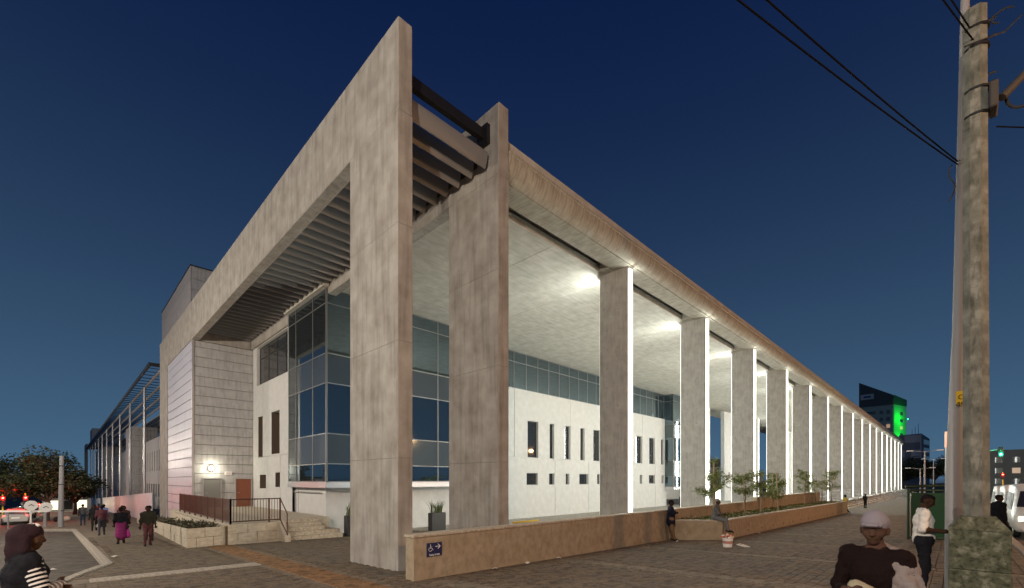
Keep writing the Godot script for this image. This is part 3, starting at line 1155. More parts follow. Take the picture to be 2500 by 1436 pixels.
func entrance(bld: Node) -> void:
	# beyond the second glazed box the portico opens on an inner court
	var b := B.new()
	wall_face(b, "v", WALL_V, 56.5, 65.2, -1.8, 12.3, [[60.0, 60.05, -1.8, 12.2, 0.05]])
	b.box(56.6, 65.2, -1.8, 12.3, WALL_V + 0.06, WALL_V + 0.4)
	obj("rendered_wall", b, M.white_render, bld)
	b = B.new()
	b.prism([Vector2(70.0, -1.8), Vector2(69.8, CEIL), Vector2(74.5, CEIL), Vector2(72.6, -1.8)], 1, WALL_V - 0.3, WALL_V + 0.2)
	obj("raking_wall", b, M.white_render, bld)
	for u in [81.7, 95.0]:
		fin(bld, u, 23.4, 24.9, 30.0, 0.0)
	b = B.new()
	wall_face(b, "v", WALL_V, 96.0, 172.0, -3.0, 12.3, [[100.0, 101.6, 3.5, 7.0, 0.4], [110.0, 111.6, 3.5, 7.0, 0.4], [120.0, 121.6, 3.5, 7.0, 0.4]])
	obj("rendered_wall", b, M.white_render, bld)
	b = B.new()
	b.box(74.0, 96.0, -1.8, 3.2, 38.0, 38.3)
	obj("court_wall", b, M.white_render, bld)
	curtain(bld, "v", 37.9, [74.5, 77.0, 79.5, 82.0, 84.5, 87.0, 89.5], [3.2, 5.5, 7.2, 9.0], [0], M.dark_frame, M.glass, 0.1)
	b = B.new()
	b.box(72.5, 73.9, F(70, 25) + 0.05, F(70, 25) + 1.55, 26.6, 26.8)
	obj("lit_window", b, M.lamp_white, bld)
	area_light("lit_window_light", at(73.2, 26.5, 0.0), Vector3(0, 0, 1), Vector2(1.4, 1.5), Color(1, 0.97, 0.9), 8.0, bld)


# a wall run between two plan points, with its own top and foot levels; the outer face lies on the line, the thickness behind it
func run(b: B, p0: Vector2, p1: Vector2, thick: float, top0: float, top1: float, low0: float, low1: float) -> void:
	var n := (p1 - p0).normalized().orthogonal() * thick  # towards the back when thick is negative
	var a := [at(p0.x, p0.y, low0), at(p1.x, p1.y, low1), at(p1.x + n.x, p1.y + n.y, low1), at(p0.x + n.x, p0.y + n.y, low0)]
	var c := [at(p0.x, p0.y, top0), at(p1.x, p1.y, top1), at(p1.x + n.x, p1.y + n.y, top1), at(p0.x + n.x, p0.y + n.y, top0)]
	var mid := (a[0] + a[2] + c[0] + c[2]) as Vector3 / 4.0
	for i in 4:
		var k := (i + 1) % 4
		b.nquad(a[i], a[k], c[k], c[i], (a[i] + c[k]) / 2 - mid)
	b.nquad(c[0], c[1], c[2], c[3], Vector3.UP)
	b.nquad(a[0], a[1], a[2], a[3], Vector3.DOWN)


func forecourt() -> void:
	low_wall()
	planter_with_trees()
	entrance_steps()
	side_landing()
	pots_and_bits()


func low_wall() -> void:
	var t := thing("boundary_wall", "long low tan rendered wall with pale coping below the colonnade", "wall", at(5.85, 9.08, -0.45))
	var u := 5.85
	while u < 50:
		var e := minf(u + 4.6, 50.2)
		if absf(e - 31.5) < 4 and u < 31.5:
			e = 31.5
		var top := 0.58 if u < 31.4 else 0.8
		var b := B.new()
		run(b, Vector2(u + 0.005, 9.08), Vector2(e - 0.005, 9.08), -0.35, top, top, G(u, 9) - 0.4, G(e, 9) - 0.4)
		obj("wall_panel", b, M.wall_render, t)
		var x := u
		var n := int((e - u) / 1.1)
		for i in n:
			b = B.new()
			b.bevel(lerpf(u, e, float(i) / n) + 0.004 - (0.03 if u < 6 and i == 0 else 0.0), lerpf(u, e, float(i + 1) / n) - 0.004, top + 0.002, top + 0.066, 9.05, 9.46, 0.012)
			obj("coping_slab", b, M.coping, t)
		u = e
	# the blue ramp sign fixed to it
	var s := thing("ramp_sign", "blue ramp access sign with white wheelchair symbol and arrow on low wall", "sign", at(6.43, 9.06, 0.1))
	var b := B.new()
	b.bevel(6.21, 6.65, 0.095, 0.425, 9.055, 9.075, 0.003)
	obj("plate", b, M.blue_sign, s)
	var f := 9.052
	var line := func(pts: Array, r: float, called: String) -> void:
		var lb := B.new()
		lb.tube(pts.map(func(q): return at(6.21 + q.x, f, 0.095 + q.y)), pts.map(func(_q): return r), 6)
		obj(called, lb, M.white_paint, s)
	line.call([Vector2(0.245, 0.235), Vector2(0.385, 0.235)], 0.0095, "arrow_shaft")
	line.call([Vector2(0.315, 0.295), Vector2(0.39, 0.235), Vector2(0.315, 0.175)], 0.0095, "arrow_head")
	line.call([Vector2(0.1, 0.262), Vector2(0.098, 0.2), Vector2(0.145, 0.2), Vector2(0.165, 0.165), Vector2(0.182, 0.158)], 0.0065, "figure")
	line.call([Vector2(0.1, 0.235), Vector2(0.14, 0.232)], 0.006, "figure_arm")
	b = B.new()
	b.ball(at(6.21 + 0.1, f, 0.095 + 0.283), Vector3(0.014, 0.014, 0.006), 6, 8)
	obj("figure_head", b, M.white_paint, s)
	var ring := []
	for i in 13:
		var a := lerpf(2.0, 5.9, i / 12.0)
		ring.append(Vector2(0.095 + cos(a) * 0.047, 0.178 + sin(a) * 0.047))
	line.call(ring, 0.0055, "figure_wheel")
	letters("Ramp Access", 0.05, at(6.43, 9.054, 0.135), 0.0, M.white_paint, s, 0.3)


func letters(words: String, size: float, pos: Vector3, turn: float, m: Material, parent: Node, width := 0.0, roll := 0.0) -> void:
	var tm := TextMesh.new()
	var fo := SystemFont.new()
	fo.font_names = PackedStringArray(["Droid Sans"])
	tm.font = fo
	tm.text = words
	tm.font_size = 64
	tm.pixel_size = size / 46.0
	tm.depth = 0.004
	var o := inst("lettering", tm, m, parent, true, pos)
	var k := 1.0
	if width > 0 and tm.get_aabb().size.x > 0:
		k = width / tm.get_aabb().size.x
	o.basis = Basis(Vector3.UP, turn) * Basis(Vector3(0, 0, 1), roll) * Basis.from_scale(Vector3(k, 1, 1))


func leaf_quad(b: B, c: Vector3, size: float, col: Color, r: RandomNumberGenerator, droop := 0.3) -> void:
	var d := Vector3(r.randf_range(-1, 1), r.randf_range(-droop - 0.4, 0.6), r.randf_range(-1, 1)).normalized()
	var w := d.cross(Vector3(r.randf_range(-1, 1), r.randf_range(-1, 1), r.randf_range(-1, 1))).normalized()
	var l := size * r.randf_range(0.7, 1.3)
	b.st.set_color(col)
	var p0 := c
	var p1 := c + d * l * 0.5 + w * l * 0.28
	var p2 := c + d * l
	var p3 := c + d * l * 0.5 - w * l * 0.28
	b.tri(p0, p1, p2)
	b.tri(p0, p2, p3)


func planter_with_trees() -> void:
	var t := thing("raised_planter", "long raised planter with tan rendered sides in front of the low wall", "planter", at(20.3, 7.22, -0.65))
	var pts := [Vector2(19.06, 9.05), Vector2(20.3, 7.22), Vector2(28.2, 7.22), Vector2(36.1, 7.22), Vector2(44.0, 7.22), Vector2(52.0, 7.25)]
	var tops := [0.2, 0.2, 0.15, 0.1, 0.05, -0.02]
	for i in pts.size() - 1:
		var b := B.new()
		var a: Vector2 = pts[i]
		var c: Vector2 = pts[i + 1]
		run(b, a, c - (c - a).normalized() * 0.012, -0.25, tops[i] - 0.055, tops[i + 1] - 0.055, G(a.x, a.y) - 0.35, G(c.x, c.y) - 0.35)
		obj("planter_wall", b, M.wall_render, t)
		b = B.new()
		var out := (c - a).normalized().orthogonal() * -0.03
		run(b, a - out, c - out - (c - a).normalized() * 0.01, -0.31, tops[i], tops[i + 1], tops[i] - 0.054, tops[i + 1] - 0.054)
		obj("coping", b, M.coping, t)
	var be := B.new()
	run(be, Vector2(52.0, 7.25), Vector2(52.0, 9.05), -0.25, -0.03, -0.03, -2, -2)
	obj("planter_wall", be, M.wall_render, t)
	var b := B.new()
	for i in 14:  # drain holes along the foot: dark discs coloured like their shaded insides
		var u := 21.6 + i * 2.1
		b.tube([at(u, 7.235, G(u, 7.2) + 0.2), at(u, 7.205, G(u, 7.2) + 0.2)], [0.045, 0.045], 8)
	obj("drain_holes", b, M.hole_shade, t).set_meta("kind", "stuff")
	b = B.new()
	sheet(b, [Vector2(19.2, 9.06), Vector2(20.4, 7.4), Vector2(52, 7.4), Vector2(52, 9.06)], func(u, _v): return lerpf(0.08, -0.12, (u - 20.0) / 32.0), 0.0)
	obj("planting_soil", b, M.soil, t)
	# ground cover
	var r := RandomNumberGenerator.new()
	r.seed = 9
	b = B.new()
	var greens := [Color(0.1, 0.13, 0.04), Color(0.13, 0.16, 0.05), Color(0.16, 0.17, 0.06), Color(0.17, 0.14, 0.07), Color(0.08, 0.1, 0.035)]
	for i in 5200:
		var u := r.randf_range(19.9, 51.6)
		var v := r.randf_range(7.5, 9.02)
		if v < 9.05 - (u - 19.06) * 1.48 + 0.2:
			continue
		if r.randf() < 0.3 and sin(u * 2.1) + cos(v * 3.3 + u) > 0.3:
			continue
		var y := lerpf(0.08, -0.12, (u - 20.0) / 32.0)
		leaf_quad(b, at(u, v, y + r.randf_range(-0.01, 0.08)), r.randf_range(0.07, 0.16), greens[r.randi() % 5], r, -0.5)
	tag(obj("ground_cover", b, M.leaf), "low green ground cover filling the raised planter", "ground cover").set_meta("kind", "stuff")
	var spots := [[22.9, 8.6, 2.3, 2.3, 2], [26.97, 8.42, 2.35, 1.9, 1], [28.45, 8.07, 2.3, 1.9, 2], [33.18, 8.64, 2.4, 2.0, 1], [32.27, 8.09, 2.5, 1.6, 1], [42.21, 8.7, 2.4, 2.2, 2], [46.96, 8.8, 2.2, 1.7, 1], [47.6, 8.49, 2.2, 1.8, 1], [49.0, 8.01, 2.5, 2.3, 1]]
	var says := ["young staked tree with sparse leaves behind the seated man", "bushy young tree with one thick pale stake", "slim young tree tied between two close stakes", "young tree with one thin dark stake and round crown", "young tree with a leaning stake and thin crown", "leafy young tree with two upright stakes close to shrubs", "thin small young tree with hardly any leaves", "small bare-branched young tree next to the end tree", "young tree with spreading branches at the step end of planter"]
	for i in spots.size():
		young_tree(spots[i], says[i], 300 + i)


func young_tree(q: Array, label: String, seed_: int) -> void:
	var r := RandomNumberGenerator.new()
	r.seed = seed_
	var y0 := lerpf(0.08, -0.12, (q[0] - 20.0) / 32.0)
	var base := at(q[0], q[1], y0)
	var t := thing("young_tree", label, "tree", base, 0.0, "young trees in the raised planter")
	var h: float = q[3] * 1.2
	var b := B.new()
	var tip := Vector3(r.randf_range(-0.15, 0.15), h * 0.95, r.randf_range(-0.15, 0.15))
	b.tube([Vector3.ZERO, tip * 0.5 + Vector3(0.04, 0, 0.03), tip], [0.028, 0.02, 0.008], 7)
	var tips := []
	for i in 15:
		var s := tip * r.randf_range(0.35, 0.98)
		var e := s + Vector3(r.randf_range(-0.62, 0.62), r.randf_range(0.05, 0.45), r.randf_range(-0.62, 0.62)) * (h / 2.2)
		b.tube([s, s.lerp(e, 0.5) + Vector3(0, 0.05, 0), e], [0.01, 0.007, 0.004], 5)
		tips.append([s, e])
	obj("trunk", b, M.bark, t, false)
	b = B.new()
	var n := 1500 if h > 2.1 else 1150
	if seed_ in [306, 307]:
		n = 380
	var cols := [Color(0.13, 0.17, 0.05), Color(0.17, 0.21, 0.07), Color(0.21, 0.24, 0.09), Color(0.1, 0.13, 0.04)]
	for i in n:
		var w: Array = tips[r.randi() % tips.size()]
		var c: Vector3 = w[0].lerp(w[1], r.randf_range(0.35, 1.05)) + Vector3(r.randfn(0, 0.1), r.randfn(0, 0.08), r.randfn(0, 0.1))
		leaf_quad(b, c, 0.1, cols[r.randi() % 4], r)
	obj("crown", b, M.leaf, t, false)
	for i in q[4]:
		b = B.new()
		var off := Vector3(-0.12 + 0.24 * i, 0, 0.06)
		var lean := Vector3(r.randf_range(-0.12, 0.12), 0, r.randf_range(-0.1, 0.1))
		b.tube([off + Vector3(0, -0.1, 0), off + lean + Vector3(0, q[2] + 0.5 * (1 if seed_ == 300 else 0) + r.randf_range(-0.1, 0.1), 0)], [0.032, 0.026], 7)
		obj("stake", b, M.stake_wood, t, false)


func entrance_steps() -> void:
	var t := thing("entrance_steps", "wide run of pale steps climbing to the colonnade beyond the planter", "steps", at(52.3, 9.0, -1.3))
	var y := F(20, 10.6) + 0.0
	for i in 8:
		var b := B.new()
		b.bevel(52.3, 178, y - 0.15 * (i + 1), y - 0.15 * i, 10.55 - 0.36 * (i + 1), 10.62 - 0.36 * i if i > 0 else 11.2, 0.01)
		obj("step", b, M.coping, t)
	for k in 11:
		var u := 57.0 + k * 9.42
		var h := thing("stair_handrail", "galvanised tubular handrail running down the colonnade steps", "handrail", at(u, 8.6, G(u, 8.6)), 0.0, "handrails on the colonnade steps")
		var foot := at(u, 8.3, G(u, 8.3))
		var top := at(u, 10.45, y)
		for p in [foot, foot.lerp(top, 0.5), top]:
			var b := B.new()
			b.tube([p, p + Vector3(0, 1.0, 0)], [0.03, 0.03], 8)
			obj("post", b, M.galvanised, h)
		for hh in [1.0, 0.55]:
			var b := B.new()
			b.tube([foot + Vector3(0, hh, 0), top + Vector3(0, hh, 0), top + Vector3(0, hh, -0.5)], [0.028, 0.028, 0.028], 8)
			obj("rail", b, M.galvanised, h)
	var g := thing("ramp_handrail", "long level galvanised handrail above the planter end", "handrail", at(50.4, 9.6, 0))
	for hh in [1.45, 1.0]:
		var b := B.new()
		b.tube([at(44, 9.7, hh - 0.62), at(56, 9.9, hh - 0.72), at(76, 10.3, hh - 0.75)], [0.026, 0.026, 0.026], 8)
		obj("rail", b, M.galvanised, g)
	for i in 17:
		var u := 44.0 + i * 2.0
		var b := B.new()
		b.tube([at(u, 9.7 + (u - 44) * 0.019, -0.66), at(u, 9.7 + (u - 44) * 0.019, 0.72)], [0.022, 0.022], 6)
		obj("post", b, M.galvanised, g)


func stone_face(parent: Node, p0: Vector2, p1: Vector2, top0: float, top1: float, low: Callable, len_: float, rows: int, row_h: float) -> void:
	# thin slabs laid in courses along a plan line, the outer face on that line
	var total := (p1 - p0).length()
	for r in rows:
		var x := -len_ * 0.5 if r % 2 else 0.0
		while x < total - 0.02:
			var s0 := maxf(x, 0.0)
			var s1 := minf(x + len_, total)
			if s1 - s0 > 0.05:
				var a := p0.lerp(p1, (s0 + 0.008) / total)
				var c := p0.lerp(p1, (s1 - 0.008) / total)
				var ta := lerpf(top0, top1, s0 / total) - r * row_h
				var tc := lerpf(top0, top1, s1 / total) - r * row_h
				if ta - 0.05 > low.call(a.x, a.y):
					var b := B.new()
					run(b, a, c, -0.04 + rng.randf_range(-0.002, 0.002), ta - 0.006, tc - 0.006, ta - row_h + 0.007, tc - row_h + 0.007)
					obj("stone_slab", b, M.beige_stone, parent)
			x += len_


func side_landing() -> void:
	var low := func(u: float, v: float) -> float: return G(u, v) - 0.35
	var t := thing("stone_planter", "low beige stone-clad planter with dark shrubs along the side street", "planter", at(3.6, 22.2, -0.8))
	var c0 := Vector2(3.6, 22.2)
	var c1 := Vector2(4.75, 52.0)
	stone_face(t, c1, c0, -1.31, -0.02, low, 1.1, 3, 0.4)
	stone_face(t, c0, Vector2(4.85, 22.32), -0.02, -0.02, low, 0.62, 3, 0.4)
	var b := B.new()
	sheet(b, [Vector2(3.66, 22.26), Vector2(5.05, 22.4), Vector2(5.6, 52), Vector2(4.8, 52)], func(_u, v): return -0.1 - (v - 22.2) * 0.0433, 0.0)
	obj("planting_soil", b, M.soil, t)
	b = B.new()
	b.prism([Vector2(4.84, 22.35), Vector2(5.09, 22.62), Vector2(5.09, 34), Vector2(4.84, 34)], 2, -1.8, -0.03)
	obj("notch_wall", b, M.beige_stone, t)
	var r := RandomNumberGenerator.new()
	r.seed = 77
	b = B.new()
	var cols := [Color(0.05, 0.06, 0.025), Color(0.08, 0.075, 0.035), Color(0.09, 0.06, 0.04), Color(0.05, 0.045, 0.03)]
	for i in 3000:
		var v := 22.5 + r.randf() * r.randf() * 30.0
		var w := (v - 22.2) / 29.8
		var u := r.randf_range(lerpf(3.75, 4.9, w), lerpf(4.75, 5.5, w))
		var hump := 0.12 + 0.16 * maxf(0, sin(v * 2.3) + 0.4 * sin(v * 5.1 + u * 3))
		leaf_quad(b, at(u, v, -0.1 - (v - 22.2) * 0.0433 + r.randf() * hump), 0.11, cols[r.randi() % 4], r, -0.3)
	tag(obj("planter_shrubs", b, M.leaf), "scrubby dark ground cover in the stone-clad planter", "ground cover").set_meta("kind", "stuff")
	# landing with steps
	var l := thing("side_landing", "beige stone-clad landing with steps in front of the service doors", "landing", at(5.08, 22.45, -0.8))
	b = B.new()
	b.prism([Vector2(5.12, 22.5), Vector2(7.15, 22.5), Vector2(7.15, 23.9), Vector2(10.14, 23.9), Vector2(10.14, 37.5), Vector2(5.12, 37.5)], 2, -1.8, 0.0)
	obj("landing_core", b, M.beige_stone, l)
	stone_face(l, Vector2(5.08, 22.45), Vector2(7.2, 22.45), 0.02, 0.02, low, 0.78, 3, 0.4)
	for i in 5:
		b = B.new()
		var g := G(8.5, 22.4)
		b.bevel(7.4, 10.15 if i < 2 else 9.5, g - 0.3, g + (i + 1) * (0.0 - g) / 5.0, 22.3 + i * 0.33, 24.0, 0.008)
		obj("step", b, M.coping, l)
	b = B.new()
	b.prism([Vector2(23.9, -1.6), Vector2(23.9, 0.06), Vector2(22.5, 0.06), Vector2(21.6, -0.62), Vector2(21.6, -1.4)], 0, 7.14, 7.39, 0.01)
	obj("stringer", b, M.beige_stone, l)
	# railing
	var rl := thing("brown_railing", "brown metal railing with close upright bars round the landing", "railing", at(5.2, 22.55, 0.02))
	var path := [Vector2(5.22, 34.5), Vector2(5.22, 22.6), Vector2(7.25, 22.6)]
	for i in 2:
		var p0: Vector2 = path[i]
		var p1: Vector2 = path[i + 1]
		var n := int((p1 - p0).length() / 0.115)
		for yy in [0.12, 1.1]:
			b = B.new()
			b.tube([at(p0.x, p0.y, yy), at(p1.x, p1.y, yy)], [0.025, 0.025], 4)
			obj("rail", b, M.brown_metal, rl)
		for k in n + 1:
			var q := p0.lerp(p1, float(k) / n)
			b = B.new()
			if k % 13 == 0 or k == n:
				b.box(q.x - 0.03, q.x + 0.03, 0.0, 1.13, q.y - 0.03, q.y + 0.03)
				obj("post", b, M.brown_metal, rl)
			else:
				b.box(q.x - 0.008, q.x + 0.008, 0.13, 1.09, q.y - 0.012, q.y + 0.012)
				obj("baluster", b, M.brown_metal, rl)
	b = B.new()
	b.tube([at(7.25, 22.6, 1.1), at(7.27, 21.7, 0.42), at(7.27, 21.7, -0.62)], [0.03, 0.03, 0.035], 4)
	obj("stair_rail", b, M.brown_metal, rl)
	b = B.new()
	b.tube([at(7.25, 22.6, 0.14), at(7.27, 21.7, -0.5)], [0.022, 0.022], 4)
	obj("stair_rail", b, M.brown_metal, rl)
	# bulkhead lamp and a small notice over the doors
	var w := thing("wall_lamp", "lit round bulkhead lamp on the panelled wall above the service doors", "wall lamp", at(7.45, 37.4, 2.79))
	b = B.new()
	b.tube([at(7.45, 37.5, 2.79), at(7.45, 37.42, 2.79)], [0.16, 0.15], 14)
	obj("lamp_base", b, M.galvanised, w)
	b = B.new()
	b.ball(at(7.45, 37.37, 2.79), Vector3(0.17, 0.17, 0.08), 8, 12)
	obj("lamp_lens", b, M.lamp_white, w)
	omni("wall_light", at(7.45, 37.25, 2.79), Color(1.0, 0.97, 0.86), 3.5, 0.12, w)
	var s := thing("wall_notice", "small pale notice plate with faded red lines above brown door", "sign", at(8.51, 37.5, 2.34))
	b = B.new()
	b.bevel(8.29, 8.74, 2.34, 2.58, 37.48, 37.5, 0.004)
	obj("plate", b, M.white_paint, s)
	mk("faded_red", lin(0.45, 0.2, 0.17), 0.6)
	for k in 3:
		b = B.new()
		b.box(8.37, 8.66 - 0.04 * (k % 2), 2.39 + k * 0.055, 2.415 + k * 0.055, 37.474, 37.4795)
		obj("print_line", b, M.faded_red, s)


func blades(b: B, r: RandomNumberGenerator, c: Vector3, spread: Vector2, n: int, h: float) -> void:
	for i in n:
		var p := c + Vector3(r.randf_range(-spread.x, spread.x), 0, r.randf_range(-spread.y, spread.y))
		var lean := Vector3(r.randf_range(-0.35, 0.35), 0, r.randf_range(-0.3, 0.3))
		var hh := h * r.randf_range(0.5, 1.1)
		var w := Vector3(r.randf_range(-1, 1), 0, r.randf_range(-1, 1)).normalized() * 0.022
		var m := p + Vector3(0, hh * 0.55, 0) + lean * 0.25
		var e := p + Vector3(0, hh, 0) + lean * 0.9
		b.st.set_color(Color(0.09, 0.12, 0.04) * r.randf_range(0.6, 1.3))
		b.quad(p - w, p + w, m + w, m - w)
		b.tri(m - w, m + w, e)


func pots_and_bits() -> void:
	var r := RandomNumberGenerator.new()
	r.seed = 15
	var says := ["tall black box planter with spiky leaves next to the side steps", "black box planter with spiky leaves below the glazed corner", "black box planter with spiky leaves by the far glazed box"]
	var i := 0
	for q in [[10.35, 22.2], [15.2, 21.65], [51.6, 22.9]]:
		var y := F(q[0], q[1])
		var t := thing("box_planter", says[i], "planter", at(q[0] + 0.5, q[1] + 0.2, y), 0.0, "black box planters")
		var b := B.new()
		b.bevel(q[0], q[0] + 1.0, y, y + 1.05, q[1], q[1] + 0.42, 0.015)
		obj("pot", b, M.planter_black, t)
		b = B.new()
		b.box(q[0] + 0.03, q[0] + 0.97, y + 1.045, y + 1.056, q[1] + 0.03, q[1] + 0.39)
		obj("soil", b, M.soil, t)
		b = B.new()
		blades(b, r, at(q[0] + 0.5, q[1] + 0.21, y + 1.05), Vector2(0.42, 0.12), 46, 0.75)
		obj("leaves", b, M.leaf, t)
		i += 1
	var y := F(14, 13.5)
	var t := thing("barrier_board", "yellow barrier board standing behind the low wall", "barrier", at(14.5, 13.5, y))
	var b := B.new()
	b.bevel(13.64, 15.32, y + 0.62, y + 0.9, 13.48, 13.53, 0.01)
	obj("board", b, M.yellow_plate, t)
	for u in [13.8, 15.15]:
		b = B.new()
		b.prism([Vector2(13.2, y), Vector2(13.5, y + 0.75), Vector2(13.8, y), Vector2(13.74, y), Vector2(13.5, y + 0.66), Vector2(13.26, y)], 0, u - 0.02, u + 0.02)
		obj("foot", b, M.yellow_plate, t)
	# bucket of sweets and the tray beside it
	var p := at(17.59, 6.08, G(17.59, 6.08))
	t = thing("sweets_bucket", "white plastic bucket heaped with wrapped sweets on the paving", "bucket", p)
	b = B.new()
	b.tube([p, p + Vector3(0, 0.03, 0), p + Vector3(0, 0.33, 0), p + Vector3(0, 0.34, 0), p + Vector3(0, 0.37, 0)], [0.15, 0.155, 0.19, 0.205, 0.205], 18)
	obj("bucket", b, M.white_paint, t)
	b = B.new()
	b.tube([p + Vector3(0, 0.14, 0), p + Vector3(0, 0.24, 0)], [0.173, 0.184], 18, false)
	obj("label_band", b, M.faded_red, t)
	mk("candy_red", lin(0.5, 0.05, 0.04), 0.35)
	mk("candy_gold", lin(0.55, 0.35, 0.1), 0.35)
	mk("candy_white", lin(0.7, 0.68, 0.62), 0.4)
	for k in 60:
		b = B.new()
		var a := r.randf() * TAU
		var d := sqrt(r.randf()) * 0.23
		var c := p + Vector3(cos(a) * d, 0.38 + (0.23 - d) * 0.5 + r.randf_range(-0.02, 0.02), sin(a) * d)
		b.ball(c, Vector3(0.035, 0.03, 0.035), 4, 6)
		obj("sweet", b, [M.candy_red, M.candy_gold, M.candy_white][r.randi() % 3], t)
	var q := at(18.25, 5.75, G(18.25, 5.75))
	t = thing("sweets_tray", "flat row of small wrapped goods lying beside the bucket", "tray", q)
	b = B.new()
	b.cham(Transform3D(Basis(Vector3.UP, 0.78), q + Vector3(0, 0.02, 0)), Vector3(0.33, 0.018, 0.1), 0.005)
	obj("tray", b, M.candy_white, t)
	for k in 14:
		b = B.new()
		b.ball(q + Basis(Vector3.UP, 0.78) * Vector3(-0.28 + k * 0.043, 0.05, r.randf_range(-0.05, 0.05)), Vector3(0.03, 0.025, 0.04), 4, 6)
		obj("packet", b, [M.candy_red, M.candy_white, M.candy_white, M.candy_gold][r.randi() % 4], t)
	# scraps of litter
	mk("litter_white", lin(0.6, 0.58, 0.55), 0.8)
	for s in [[9.6, 8.9, "scrap of white paper at the foot of low wall"], [11.0, 8.85, "small crumpled paper scrap near the wall joint"], [8.2, 8.8, "torn white wrapper lying along the low wall"], [13.6, 8.9, "red and white wrapper at wall foot"], [18.2, 8.3, "crumpled bag beside the leaning man"], [1.3, 20.6, "crumpled white bag lying against the kerb"], [-0.2, 19.5, "flat white paper on the parking bay asphalt"], [22.5, 7.6, "bright wrapper lying on the planter soil"], [24.3, 6.9, "dark crumpled rubbish at the planter foot"]]:
		var g := G(s[0], s[1])
		if s[1] > 19:
			g = G(s[0], s[1]) - (0.14 if s[0] < 0.9 else 0.0)
		if s[1] == 7.6:
			g = 0.08
		b = B.new()
		var pts := []
		for k in 6:
			var a := TAU * k / 6
			pts.append(at(s[0] + cos(a) * r.randf_range(0.05, 0.12), s[1] + sin(a) * r.randf_range(0.04, 0.1), g + r.randf_range(0.005, 0.06)))
		var top := at(s[0], s[1], g + 0.07)
		for k in 6:
			b.ntri(pts[k], pts[(k + 1) % 6], top, Vector3.UP)
		tag(obj("litter_scrap", b, M.litter_white), s[2], "litter", "litter on the paving")


